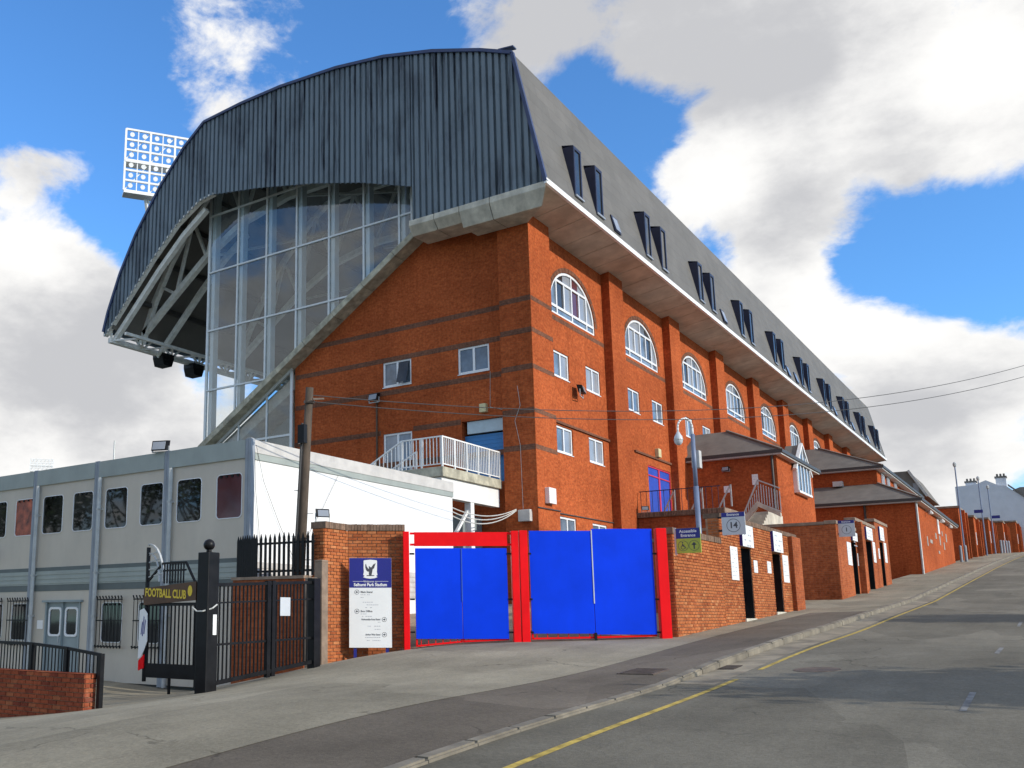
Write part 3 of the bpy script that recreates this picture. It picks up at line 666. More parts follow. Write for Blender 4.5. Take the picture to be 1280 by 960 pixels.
# --- end wall
W1, W2, SH, DW = (21.97, 23.48, 9.98, 11.13), (18.14, 19.63, 9.98, 11.12), (17.41, 19.5, 5.32, 7.95), (21.97, 23.48, 5.8, 7.88)
mb = MB(END)
wall_holes(mb, 17.0, 28.6, GND, 16.6, [W1, W2, DW], cut=[SL], depth=.12) if False else None
us = [17.0, 28.6]
wall_holes(mb, 17.0, 28.6, GND, 16.6, [W1, W2, DW, SH], cut=[SL], depth=.12)
for p, q in (((19.5, 5.32), (19.5, 7.95)), ((17.41, 7.95), (19.5, 7.95))):     # deeper reveal of the loading door
    mb.face([(p[0], -.12, p[1]), (q[0], -.12, q[1]), (q[0], -.6, q[1]), (p[0], -.6, p[1])])
mb.build('end_wall', M['brick'], st)
mb = MB(); mb.box(33.57, 34.4, 28.25, 28.6, GND, 11.5); mb.build('end_wall_return', M['brick'], st)
window(st, END, *W1, ('win', 'win'), open_leaf=True); window(st, END, *W2, ('win', 'win')); window(st, END, *DW, ('win', 'win_curtain'))
mb = MB(END)
for k in range(24): mb.box(17.42, 19.49, -.30, -.24 + (.012 if k % 2 else 0), 5.32 + k * .085, 5.32 + (k + 1) * .085)
rs = mb.build('roller_shutter', M['shutter'], st)
mb = MB(END); mb.box(17.42, 19.3, -.235, -.10, 7.42, 7.93); mb.build('shutter_box', M['shutterbox'], rs)
# --- eave soffit, panel by panel, and the white gutter edge
x = 31.66
while x < 114.0:
    x1 = min(x + (1.7 if x > 31.7 else 2.2), 114.2)
    xi = x if x > 31.7 else 33.2
    mb = MB(); mb.rec = True
    mb.raw([(x + .022, 14.52, 16.38), (xi + .022, 16.42, 16.07), (xi + .012, 16.42, 16.15), (x + .012, 14.52, 16.46), (x1 - .022, 14.52, 16.38), (x1 - .022, 16.42, 16.07), (x1 - .012, 16.42, 16.15), (x1 - .012, 14.52, 16.46)], [(3, 2, 1, 0), (4, 5, 6, 7), (0, 1, 5, 4), (1, 2, 6, 5), (2, 3, 7, 6), (3, 0, 4, 7)])
    mb.build('soffit_panel', M['soffit'], st); x = x1
mb = MB(); mb.box(31.6, 114.3, 14.40, 14.52, 16.36, 16.58); mb.build('gutter_edge', M['white'], st)
mb = MB(); mb.box(33.3, 114.2, 14.54, 16.5, 16.47, 16.5); mb.build('eave_board', M['dark'], st)
# end cornice in concrete panels (the last two sit lower)
ys = [14.46, 16.9, 18.3, 19.5, 20.75]
for k in range(4):
    a, b = ys[k] + .015, ys[k + 1] - .015; dz = 0 if k < 2 else -.04 * (k - 1)
    lo_ = 15.62 if k < 2 else 15.86
    pts = [(31.62, 16.47), (31.60, 16.22), (31.92, lo_), (33.12, lo_ + .05), (33.12, 16.47)]
    mb = MB(); mb.rec = True
    va = [(X, (a if k else 14.47 + (X - 31.62) * 1.02), Z) for X, Z in pts]; vb = [(X, b, Z) for X, Z in pts]
    mb.raw(va + vb, [(4, 3, 2, 1, 0), (5, 6, 7, 8, 9), (0, 1, 6, 5), (1, 2, 7, 6), (2, 3, 8, 7), (3, 4, 9, 8), (4, 0, 5, 9)]); mb.build('cornice_panel', M['concrete'], st, bevel=.015)
# --- raking coping slabs
A, Bp = (20.75, 16.95), (34.35, 8.42); n = 8
for k in range(n):
    p = [A[i] + (Bp[i] - A[i]) * k / n for i in (0, 1)]; q = [A[i] + (Bp[i] - A[i]) * (k + 1) / n for i in (0, 1)]
    L = math.hypot(q[0] - p[0], q[1] - p[1]); d = ((q[0] - p[0]) / L, (q[1] - p[1]) / L); nn = (-d[1] * -1, d[0]); g = .008
    p = (p[0] + d[0] * g, p[1] + d[1] * g); q = (q[0] - d[0] * g, q[1] - d[1] * g)
    mb = MB(); pl = [p, q, (q[0] - .17, q[1] - .24), (p[0] - .17, p[1] - .24)]
    mb.prism([(32.78, u, z) for u, z in pl], (.9, 0, 0)); mb.build('coping_slab', M['moss'], st, bevel=.02)
M['screenpost'] = plain('pale_screen_post', (0.62, 0.66, 0.66), 0.5, 0.06, 2.0); M['purlin'] = plain('dark_purlin', (0.06, 0.055, 0.05), 0.7, 0.1, 2.0)
# --- glazed screen: bars and panes one by one
MU = [34.1, 32.05, 30.1, 28.15, 26.15, 24.13, 22.17, 21.5]
TZ = [8.4, 11.28, 14.42, 17.56, 20.68, 23.8]
def topz(u): return min(24.2, 18.0 + (u - 20.58) * 0.285 + 2.2)
GX = 33.0
scr = MB(); scr.box(GX, GX + .1, 34.03, 34.17, 8.6, topz(34.1) + .3); scrn = scr.build('glazed_screen', M['alu'], st)
def rake(u): return 16.95 - (u - 20.75) * (16.95 - 8.42) / (34.35 - 20.75)
for u in MU[1:]:
    mb = MB(); mb.box(GX, GX + .09, u - .05, u + .05, rake(u) - .1, topz(u) + .3); mb.build('mullion', M['alu'], scrn)
    if u < 33:
        mb = MB(); mb.box(GX + .11, GX + .45, u - .27, u - .06, rake(u) - .1, topz(u) + .3); mb.build('wind_post', M['screenpost'], scrn)
mb = MB(); mb.box(GX + .11, GX + .45, 33.74, 33.98, 8.5, topz(34) + .3); mb.build('wind_post', M['screenpost'], scrn)
for z in TZ[1:-1]:
    um = 20.75 + (16.95 - z) * (34.35 - 20.75) / (16.95 - 8.42); um = max(21.5, um)
    ulo = max(um, (z - 20.3) / .285 + 20.58) if z > 19 else um
    mb = MB(); mb.box(GX - .012, GX + .085, ulo, 34.1, z - .04, z + .04); mb.build('transom', M['alu'], scrn)
for (b, a) in zip(MU[:-1], MU[1:]):
    for c, d in zip(TZ[:-1], TZ[1:]):
        pl = [(a + .05, c + .04), (b - .05, c + .04), (b - .05, d - .04), (a + .05, d - .04)]
        k = (16.95 - 8.42) / (34.35 - 20.75)
        pl = clip(pl, -k, -1, -(16.95 + k * 20.75) + .05)              # above the coping
        pl = clip(pl, -.285, 1, 20.2 + .25 - .285 * 20.58)            # below the cladding
        if len(pl) >= 3:
            mb = MB(); mb.prism([(GX + .04, u, z) for u, z in pl], (.012, 0, 0)); mb.build('pane', M['screen'], scrn)
# lower triangular panel beside the brick wall
mb = MB()
mb.box(33.3, 33.38, 28.55, 28.7, GND, 11.5); mb.box(33.31, 33.37, 30.14, 30.24, GND, 10.5); mb.box(33.31, 33.37, 32.0, 32.09, GND, 9.3)
mb.box(33.305, 33.365, 28.7, 33.2, 8.40, 8.5); mb.bar((33.34, 28.6, 11.62), (33.34, 33.5, 8.50), .09, .14)
tp = mb.build('lower_screen', M['alu'], st)
for a, b in ((28.7, 30.14), (30.24, 32.0), (32.09, 33.2)):
    for c, d in ((8.5, 12.0), (GND, 8.4)):
        pl = clip([(a, c), (b, c), (b, d), (a, d)], (11.62 - 8.5) / 4.9, 1, 11.62 + 28.6 * (11.62 - 8.5) / 4.9 - .02)
        if len(pl) >= 3:
            g = MB(); g.prism([(33.35, u, z) for u, z in pl], (.012, 0, 0)); g.build('pane', M['screen'], tp)
mb = MB(); mb.prism([(35.2, 28.7, GND), (35.2, 34, GND), (35.2, 34, 8.0), (35.2, 28.7, 11.3)], (.2, 0, 0)); mb.build('inner_wall', M['greygreen'], st)
# --- ribbed gable
TOP = [(14.46, 16.45), (15.7, 22.36), (17.14, 23.03), (19.46, 23.89), (21.97, 24.6), (24.69, 25.07), (28.14, 25.36), (30.81, 25.38), (33.37, 25.25), (34.82, 24.27), (36.59, 22.57), (38.38, 20.35), (39.57, 18.35), (40.44, 16.34), (40.75, 15.3)]
BOT = [(14.46, 16.45), (20.58, 16.45), (20.5801, 18.0), (23.32, 18.98), (26.08, 19.74), (29.61, 20.52), (32.63, 21.04), (33.61, 20.92), (35.23, 20.08), (37.0, 18.61), (38.82, 16.86), (40.55, 15.15), (40.75, 15.05)]
def itp(pl, u): return float(np.interp(u, [p[0] for p in pl], [p[1] for p in pl]))
def clad_sheet(u0, u1):
    mb = MB(); GXX = 31.66; cols = []
    u = u0
    while u < u1 - 1e-6:
        for du, dx in ((0, 0.11), (.05, .11), (.075, 0), (.25, 0), (.275, .11)):
            if u + du <= u1 + 1e-6: cols.append((u + du, dx))
        u += .30
    cols.append((u1, 0.0))
    ids = []
    for u, dx in cols:
        ids.append(len(mb.v)); mb.v += [(GXX + dx, u, itp(BOT, u + (1e-3 if abs(u - 20.58) < 1e-4 else 0))), (GXX + dx, u, itp(TOP, u) - .02)]
    for a, b in zip(ids[:-1], ids[1:]): mb.f.append([a, a + 1, b + 1, b])
    return mb.build('cladding_sheet', M['clad'], st)
for a, b in zip([14.46, 16.56, 18.66, 20.58] + [22.68 + 2.1 * i for i in range(9)], [16.56, 18.66, 20.58] + [22.68 + 2.1 * i for i in range(9)] + [40.74]):
    if b - a > .05: clad_sheet(a, b)
for k, (p, q) in enumerate(zip(TOP[:-1], TOP[1:])):
    mb = MB(); mb.bar((31.66, p[0], p[1]), (31.66, q[0], q[1]), .16, .14); mb.build('verge_trim', M['clad_trim'], st)
mb = MB(); mb.bar((31.75, 16.3, 22.72), (31.75, 15.62, 22.62), .3, .05); mb.build('ridge_flashing', M['clad_trim'], st)
# soffit strip under the cladding and inner lining
mb = MB()
for p, q in zip(BOT[6:-1], BOT[7:]): mb.prism([(31.68, p[0], p[1] + .02), (31.68, q[0], q[1] + .02), (31.68, q[0], q[1] + .12), (31.68, p[0], p[1] + .12)], (.28, 0, 0))
mb.build('verge_soffit', M['galv_warm'], st)
# roof sheets (upper side) and the deck you see from below
RX1 = 114.2
mb = MB(); mb.face([(31.7, 14.5, 16.5), (RX1, 14.5, 16.5), (RX1, 15.7, 22.36), (31.7, 15.7, 22.36)]); mb.build('mansard_slope', M['mansard'], st)
mb = MB()
for p, q in zip(TOP[1:-1], TOP[2:]): mb.face([(31.7, p[0], p[1] - .03), (RX1, p[0], p[1] - .03), (RX1, q[0], q[1] - .03), (31.7, q[0], q[1] - .03)])
mb.build('roof_sheet', M['clad'], st)
mb = MB(); DK = [(15.9, 21.6)] + [(p[0] - (.35 if p[0] > 33 else 0), p[1] - .7) for p in TOP[2:-1]] + [(40.2, 15.4)]
for p, q in zip(DK[:-1], DK[1:]): mb.face([(31.75, p[0], p[1]), (RX1 - .1, p[0], p[1]), (RX1 - .1, q[0], q[1]), (31.75, q[0], q[1])])
mb.build('roof_deck', M['deck'], st)
for p in [(u_, itp(DK, u_)) for u_ in (18, 20, 22, 24, 26, 28, 30, 32, 34, 35.4, 36.8, 38.2, 39.4)]:
    mb = MB(); mb.box(31.8, RX1 - .2, p[0] - .09, p[0] + .09, p[1] - .28, p[1] - .02); mb.build('purlin', M['purlin'], st)
mb = MB(); mb.prism([(RX1, u, z) for u, z in TOP] , (.1, 0, 0)) if False else mb.prism([(RX1, u, z) for u, z in (TOP + BOT[3:][::-1] + [(20.58, 16.45)])], (.1, 0, 0)); mb.build('far_gable', M['clad'], st)
# --- trusses across the stand
def truss(X, w=.28):
    mb = MB(); up_ = [(p[0], p[1] - .35) for p in DK[1:]]
    low = [(16.6, 17.6), (19.5, 19.0), (22.5, 20.2), (26.0, 20.9), (29.5, 20.9), (32.5, 20.3), (35.2, 19.0), (37.5, 17.4), (40.0, 15.6)]
    for p, q in zip(low[:-1], low[1:]): mb.bar((X, p[0], p[1]), (X, q[0], q[1]), w, w * 1.1)
    for p, q in zip(up_[:-1], up_[1:]): mb.bar((X, p[0], p[1]), (X, q[0], q[1]), w, w)
    def uz(u): return itp(up_, u)
    for k in range(len(low) - 1):
        m = (low[k][0] + low[k + 1][0]) / 2
        mb.bar((X, low[k][0], low[k][1]), (X, m, uz(m)), w * .55); mb.bar((X, m, uz(m)), (X, low[k + 1][0], low[k + 1][1]), w * .55)
    return mb.build('roof_truss', M['galv_warm'], st)
for X in [33.9] + [41.5 + 8.45 * i for i in range(9)]: truss(X)
mb = MB()
for j in range(0, 9):                                        # longitudinal bracing between trusses
    for (y, z) in ((22.5, 20.2), (29.5, 20.9), (35.2, 19.0)):
        mb.bar((33.9 + 8.45 * j, y, z), (33.9 + 8.45 * (j + 1), y - 3.3, z + 2.6 if y < 30 else z + 3.6), .12)
mb.build('roof_bracing', M['galv_warm'], st)
# curved edge beams near the gable
for dX, dz in ((.35, -.2), (3.4, -.55)):
    mb = MB(); pts = [(33.6, 20.6), (35.2, 19.6), (37.0, 18.1), (38.8, 16.4), (40.4, 14.9)]
    for p, q in zip(pts[:-1], pts[1:]): mb.bar((31.9 + dX, p[0], p[1] + dz + .3), (31.9 + dX, q[0], q[1] + dz + .3), .26)
    mb.build('edge_beam', M['galv_warm'], st)
# front lattice girder
mb = MB(); Yg = 40.5
mb.bar((31.9, Yg, 15.85), (RX1, Yg, 15.85), .2); mb.bar((31.9, Yg, 14.85), (RX1, Yg, 14.85), .28); mb.bar((31.9, Yg - 1.3, 15.0), (RX1, Yg - 1.3, 15.0), .16)
xx = 32.0
while xx < 112:
    mb.bar((xx, Yg, 14.85), (xx + 1.1, Yg, 15.85), .11); mb.bar((xx + 1.1, Yg, 15.85), (xx + 2.2, Yg, 14.85), .11); mb.bar((xx, Yg, 14.85), (xx, Yg, 15.85), .1)
    mb.bar((xx, Yg, 14.85), (xx + 1.1, Yg - 1.3, 15.0), .09); mb.bar((xx + 1.1, Yg - 1.3, 15.0), (xx + 2.2, Yg, 14.85), .09); xx += 2.2
mb.build('front_girder', M['galv_warm'], st)
# seating rake
mb = MB(); mb.prism([(33.8, 16.5, 16.2), (33.8, 21.0, 16.2), (33.8, 34.3, 8.2), (33.8, 44.0, 1.0), (33.8, 44, .6), (33.8, 34.3, 7.5), (33.8, 21, 15.4), (33.8, 16.5, 15.4)], (78, 0, 0)); mb.build('seating_deck', M['concrete'], st)
# --- dormers in pairs
def dormer(X0):
    Yb, zb, zt_, w = 14.58, 17.1, 19.25, .74
    def ry(z): return 14.5 + (z - 16.5) * 1.2 / 5.86
    g = MB(); f = .1; g.box(X0, X0 + f, Yb, Yb + .07, zb, zt_); g.box(X0 + w - f, X0 + w, Yb, Yb + .07, zb, zt_); g.box(X0 + f, X0 + w - f, Yb, Yb + .07, zb, zb + f); g.box(X0 + f, X0 + w - f, Yb, Yb + .07, zt_ - f, zt_)
    d = g.build('dormer_window', M['darkblue'], st)
    for xx in (X0 - .03, X0 + w - .02):
        c = MB(); c.prism([(xx, Yb + .01, zb), (xx, Yb + .01, zt_), (xx, ry(zt_) + .1, zt_ + .05), (xx, ry(zb) + .02, zb)], (.05, 0, 0)); c.build('cheek', M['darkblue'], d)
    c = MB(); c.prism([(X0 - .03, Yb, zt_ - .001), (X0 - .03, ry(zt_ + .2) + .1, zt_ + .16), (X0 - .03, ry(zt_ + .2) + .1, zt_ + .19), (X0 - .03, Yb, zt_ + .03)], (w + .06, 0, 0)); c.build('dormer_roof', M['darkblue'], d)
    c = MB(); c.box(X0 + f, X0 + w - f, Yb + .04, Yb + .055, zb + f, zt_ - f); c.build('pane', M['win_dark'], d)
    c = MB(); c.box(X0 - .05, X0 + w + .05, Yb - .06, Yb + .0, zb - .08, zb - .003); c.build('sill', M['steelblue'], d)
    return d
d0 = dormer(34.75); d1 = dormer(36.98)
for k in range(1, 10):
    for d in (d0, d1): copy_tree(d, st, (8.2 * k, 0, 0))
for X0 in (38.85, 55.4, 71.2, 73.6, 87.9, 96.1, 104.2):
    mb = MB(); mb.prism([(X0, 14.56, 16.9), (X0 + .72, 14.56, 16.9), (X0 + .72, 14.74, 17.7), (X0, 14.74, 17.7)], (0, -.05, .01)); o = mb.build('roof_light', M['darkblue'], st)
    g = MB(); g.prism([(X0 + .08, 14.50, 16.97), (X0 + .64, 14.50, 16.97), (X0 + .64, 14.68, 17.63), (X0 + .08, 14.68, 17.63)], (0, -.02, .004)); g.build('pane', M['win_curtain'], o)
# hanging loudspeakers
for i, (X, z) in enumerate(((35.7, 15.0), (38.1, 14.9))):
    r = empty('loudspeaker', (X, 40.4, z - .9), 'black loudspeaker hung under the roof girder, ' + ('nearer the gable tip' if i == 0 else 'nearer the glazed screen'), 'loudspeaker', 'loudspeakers under the roof girder')
    mb = MB(); mb.prism([(X - .45, 40.0, z - .15), (X + .45, 40.0, z - .15), (X + .45, 40.8, z - .15), (X - .45, 40.8, z - .15), ], (0, 0, -.25)) ; mb.prism([(X - .45, 40.0, z - .41), (X + .45, 40.0, z - .41), (X + .3, 40.0, z - .85), (X - .3, 40.0, z - .85)], (0, .8, 0)); mb.build('cabinet', M['black'], r)
    mb = MB(); mb.tube((X, 40.4, z - .15), (X, 40.4, z + .1), .05); mb.build('bracket', M['black'], r)

def text_mesh(body, size, align='CENTER', bold=0.0, xscale=1.0):
    c = bpy.data.curves.new('lettering', 'FONT'); c.body = body; c.size = size; c.align_x = align; c.align_y = 'CENTER'; c.offset = bold; c.resolution_u = 3
    o = bpy.data.objects.new('lettering', c); COL.objects.link(o)
    dg = bpy.context.evaluated_depsgraph_get(); me = bpy.data.meshes.new_from_object(o.evaluated_get(dg))
    vs = [(v.co.x * xscale, v.co.y) for v in me.vertices]; fs = [list(p.vertices) for p in me.polygons]
    bpy.data.objects.remove(o); bpy.data.curves.remove(c); bpy.data.meshes.remove(me)
    return vs, fs
def lettering(parent, fr, body, u, z, size, mat, w=.004, align='CENTER', bold=0.0, xscale=1.0, name='lettering', rdir=1):
    """flat letters on a board; rdir=-1 when the reader's right is -u"""
    vs, fs = text_mesh(body, size, align, bold, xscale); mb = MB(fr)
    mb.v = [mb.P((u + rdir * x, w, z + y)) for x, y in vs]; mb.f = fs
    return mb.build(name, M[mat], parent)
# ================================================================== CABIN BLOCK (two storeys)
PX0, PY0, PY1, PX1 = 17.3, 16.24, 28.12, 27.2
PF = ((PX0, 0), (0, 1), (-1, 0)); PS = ((0, PY0), (1, 0), (0, -1))
pb = empty('cabin_building', (19, 20, -1.8), 'two-storey grey portable office block with dark windows and white end wall', 'building')
colY = [16.24, 19.24, 22.2, 25.15, 28.12]
UP = [(16.45, 17.36), (17.9, 18.84), (19.37, 20.3), (20.84, 21.8), (22.34, 23.27), (23.75, 24.74), (25.12, 26.15), (26.62, 27.5)]
LOWW = [(19.3 + .02, 20.2), (20.86, 21.74), (25.15, 26.02), (26.5, 27.35)]
PD = (22.68, 24.32, -1.72, .42)
holes = [(a, b, 2.45, 3.6) for a, b in UP] + [(a, b, -.7, .4) for a, b in LOWW] + [PD]
for k, (a, b) in enumerate(zip(colY[:-1], colY[1:])):
    for z0, z1 in ((1.45, 3.95), (-1.75, .75)):
        hs = [h for h in holes if a < (h[0] + h[1]) / 2 < b and z0 < (h[2] + h[3]) / 2 < z1]
        mb = MB(PF); wall_holes(mb, a + .1, b - .1, z0, z1, hs, depth=.06); mb.build('wall_panel', M['grey_panel'], pb)
    mb = MB(PF); mb.box(a + .1, b - .1, -.15, .05, 3.95, 4.42); mb.build('roof_fascia', M['greygreen'], pb)
    mb = MB(PF); mb.box(a + .1, b - .1, -.1, .02, .93, 1.34)
    for j in range(3): mb.box(a + .1, b - .1, .02, .035, .97 + j * .13, 1.04 + j * .13)
    mb.build('floor_band', M['greygreen'], pb)
    for z0, z1 in ((.75, .93), (1.34, 1.45)):
        mb = MB(PF); mb.box(a + .1, b - .1, -.1, .012, z0, z1); mb.build('band_edge', M['greygreen_d'], pb)
for y in colY:
    mb = MB(PF); mb.box(y - .1, y - .005, -.1, .04, -1.8, 4.44); mb.box(y + .005, y + .1, -.1, .04, -1.8, 4.44); mb.build('column', M['steelblue'], pb)
    if y > 17 and y < 28:
        mb = MB(); mb.path([(PX0 - .1, y - .24, 3.93), (PX0 - .1, y - .24, -1.8)], .06, 8); 
        for z in (3.0, 1.2, 0.0): mb.box(PX0 - .16, PX0, y - .3, y - .18, z, z + .05)
        mb.build('downpipe', M['galv'], pb)
def rounded(a, b, c, d, r, n=4):
    pts = []
    for cx_, cz_, t0 in ((b - r, d - r, 0), (a + r, d - r, 90), (a + r, c + r, 180), (b - r, c + r, 270)):
        for i in range(n + 1): t = math.radians(t0 + 90 * i / n); pts.append((cx_ + r * math.cos(t), cz_ + r * math.sin(t)))
    return pts
def cabin_window(a, b, c, d, mat, white=True):
    o_, i_ = rounded(a, b, c, d, .12), rounded(a + .02, b - .02, c + .02, d - .02, .10)
    mb = MB(PF); n = len(o_)
    # filler behind the rounded corners, then gasket
    for k in range(n):
        j = (k + 1) % n
        mb.prism([(o_[k][0], -.01, o_[k][1]), (o_[j][0], -.01, o_[j][1]), (i_[j][0], -.01, i_[j][1]), (i_[k][0], -.01, i_[k][1])], (0, .025, 0))
    w = mb.build('window', M['upvc' if white else 'black'], pb)
    for (cu, cz), q in (((a, c), 0), ((b, c), 1), ((b, d), 2), ((a, d), 3)):
        su = 1 if cu == a else -1; sz = 1 if cz == c else -1
        arc = [(cu + su * .12 - su * .12 * math.cos(math.radians(t)), cz + sz * .12 - sz * .12 * math.sin(math.radians(t))) for t in range(0, 91, 18)]
        mb = MB(PF); mb.face([(cu, -.001, cz)] + [(p[0], -.001, p[1]) for p in arc]); mb.build('corner_infill', M['grey_panel'], w)
    
    g = MB(PF); g.face([(p[0], -.004, p[1]) for p in i_]); g.build('pane', M[mat], w)
    g = MB(PF)
    for k in range(4): g.box(a + .16 + k * (b - a - .32) / 3 - .035, a + .16 + k * (b - a - .32) / 3 + .035, .0, .02, d - .09, d - .035)
    g.build('hinge_clip', M['black'], w)['kind'] = 'stuff'
    return w
for k, (a, b) in enumerate(UP):
    cabin_window(a, b, 2.45, 3.6, 'win_red' if k == 0 else ('win_poster' if k == 6 else 'win_port'))
for (a, b) in LOWW:
    w = cabin_window(a, b, -.7, .4, 'win_dark')
    # security grille: bars and hooked brackets
    for j in range(8):
        u = a - .12 + j * (b - a + .16) / 7
        g = MB(PF); g.tube((u, .14, -.82), (u, .14, .5), .011, n=5); g.build('grille_bar', M['black'], w)
    for z in (-.80, -.1, .47): g = MB(PF); g.bar((a - .14, .14, z), (b + .06, .14, z), .02, .035); g.build('grille_rail', M['black'], w)
    g = MB(PF)
    for z in (-.84, .50):
        for j in range(9):
            u = a - .12 + j * (b - a + .16) / 8; g.tube((u, .14, z), (u + .04, .14, z + .07), .02, n=5)
    g.build('grille_hooks', M['black'], w)['kind'] = 'stuff'
# double door
a, b, c, d = PD; mid = (a + b) / 2
fr_ = MB(PF); fr_.box(a, a + .07, -.055, .03, c, d); fr_.box(b - .07, b, -.055, .03, c, d); fr_.box(a - .1, b + .1, -.02, .09, d, d + .06); fr_.box(mid - .02, mid + .02, -.05, .04, c, d - .002)
pdo = fr_.build('double_door', M['doorgrey'], pb)
for p, q in ((a + .07, mid - .025), (mid + .025, b - .07)):
    m_ = (p + q) / 2
    l = MB(PF); wall_holes(l, p, q, c, d - .01, [(m_ - .24, m_ + .24, -.5, .22)], depth=.05); lo = l.build('door_leaf', M['doorgrey'], pdo)
    lo.data.transform(Matrix.Translation((.035, 0, 0)))
    g = MB(PF); i_ = rounded(m_ - .24, m_ + .24, -.5, .22, .09); o_ = rounded(m_ - .30, m_ + .30, -.56, .28, .11)
    for k in range(len(o_)):
        j = (k + 1) % len(o_); g.prism([(o_[k][0], -.035, o_[k][1]), (o_[j][0], -.035, o_[j][1]), (i_[j][0], -.035, i_[j][1]), (i_[k][0], -.035, i_[k][1])], (0, .03, 0))
    g.build('vision_frame', M['upvc'], lo)
    g = MB(PF); g.face([(x_, -.03, z_) for x_, z_ in i_]); g.build('pane', M['win_dark'], lo)
g = MB(PF); g.tube((mid + .08, .06, -.75), (mid + .08, .06, -.55), .018); g.build('handle', M['galv'], pdo)
# white end wall with its roof edge
mb = MB(PS); mb.box(PX0 + .12, PX1, -.15, 0, -1.8, 3.93); mb.build('end_wall_panel', M['white_side'], pb)
mb = MB(PS); mb.box(PX0 + .1, PX1 + .02, -.15, .05, 4.1, 4.43); mb.build('end_fascia', M['fascia'], pb)
mb = MB(PS); mb.box(PX0 + .1, PX1 + .015, -.15, .035, 3.93, 4.1); mb.build('end_fascia_band', M['greygreen'], pb)
mb = MB(PS); mb.box(PX0 - .03, PX0 + .1, -.05, .07, -1.8, 4.46); mb.build('corner_post', M['galv'], pb)
mb = MB(PS); mb.box(PX0 + .2, PX1, 0, .03, .55, 1.35)
for j in range(5): mb.box(PX0 + .2, PX1, .03, .045, .6 + j * .15, .67 + j * .15)
mb.build('end_floor_band', M['fascia'], pb)
mb = MB(); mb.box(PX0 + .02, PX1, PY0 + .1, PY1, 4.3, 4.38); mb.build('roof', M['greygreen'], pb)
mb = MB(); mb.box(PX1 - .12, PX1, PY0 + .12, PY1, -1.8, 4.3); mb.build('rear_wall', M['grey_panel'], pb)
# loose cables down the white wall
for k, pts in enumerate(([(17.5, 4.3), (17.8, 3.4), (18.4, 2.4), (19.0, 1.5), (19.5, .6)], [(17.45, 4.2), (17.5, 3.2), (17.65, 2.2), (17.75, 1.2)], [(20.9, 3.9), (20.2, 2.9), (19.4, 1.9), (18.9, 1.2)])):
    mb = MB(PS); mb.path([(u, .05, z) for u, z in pts], .006, 5); mb.build('loose_cable', M['wire'], pb)
def floodlight(loc, face, label, group=None, s=1.0, post=.25, glow=False):
    """small box floodlight on a bracket; face = horizontal direction of its glass"""
    f = Vector((face[0], face[1], 0)).normalized(); t = Vector((-f.y, f.x, 0)); fr = ((loc[0], loc[1]), (t.x, t.y), (f.x, f.y)); z = loc[2]
    r = empty('floodlight', loc, label, 'floodlight', group)
    mb = MB(fr); mb.prism([(-.2*s, -.06*s, z + post), (.2*s, -.06*s, z + post), (.2*s, -.12*s, z + post + .26*s), (-.2*s, -.12*s, z + post + .26*s)], (0, .18*s, -.03*s)); mb.build('housing', M['black'], r)
    mb = MB(fr); mb.prism([(-.17*s, .125*s, z + post), (.17*s, .125*s, z + post), (.17*s, .07*s, z + post + .2*s), (-.17*s, .07*s, z + post + .2*s)], (0, .012*s, 0)); mb.build('lens', M['win_curtain'], r)
    mb = MB(fr); mb.bar((-.22*s, 0, z + post + .1*s), (-.22*s, 0, z), .03*s); mb.bar((.22*s, 0, z + post + .1*s), (.22*s, 0, z), .03*s); mb.bar((-.22*s, 0, z + .01), (.22*s, 0, z + .01), .03*s); mb.build('bracket', M['galv'], r)
    return r
floodlight((17.25, 19.5, 4.42), (-1, -.4), 'box floodlight standing on the roof edge of the grey cabin block', post=.06, s=1.1)
# alarm box on the cabin wall
ab = MB(PF); ab.prism([(26.95, 0, 1.72), (27.25, 0, 1.72), (27.2, 0, 2.1), (27.0, 0, 2.1)], (0, .12, 0)); o = ab.build('alarm_box', M['bluebox']); tag(o, 'small blue alarm box on the grey cabin wall above the band', 'alarm box')
nb = MB(PF); nb.box(24.42, 24.7, .0, .012, -.35, -.1); o = nb.build('notice', M['signwhite']); tag(o, 'small white notice beside the grey cabin double door', 'notice')
# ================================================================== BALCONY at the loading door
bal = empty('loading_balcony', (31, 18.3, 1), 'concrete balcony with white railings in front of the blue roller shutter', 'balcony')
DX0, DX1, DY0, DY1, DZ = 28.7, 33.50, 17.5, 19.3, 5.3
mb = MB(); mb.box(DX0, 33.14, DY0, DY1, DZ - .36, DZ); mb.build('deck', M['moss'], bal, bevel=.02)
mb = MB(); mb.box(DX0 + .1, 33.1, DY0 + .12, DY0 + .42, 4.22, 4.93); mb.build('beam', M['white'], bal)
mb = MB(); mb.box(DX0 + .1, DX0 + .3, DY0 + .43, DY1, 4.22, 4.93); mb.build('beam', M['white'], bal)
for X in (28.9, 31.0):
    mb = MB(); mb.box(X - .13, X + .13, DY0 + .14, DY0 + .40, H(X, DY0), 4.215); mb.build('column', M['white'], bal)
mb = MB(); mb.bar((29.3, 17.8, 2.3), (30.9, 17.8, 3.9), .1); mb.build('brace', M['white'], bal)
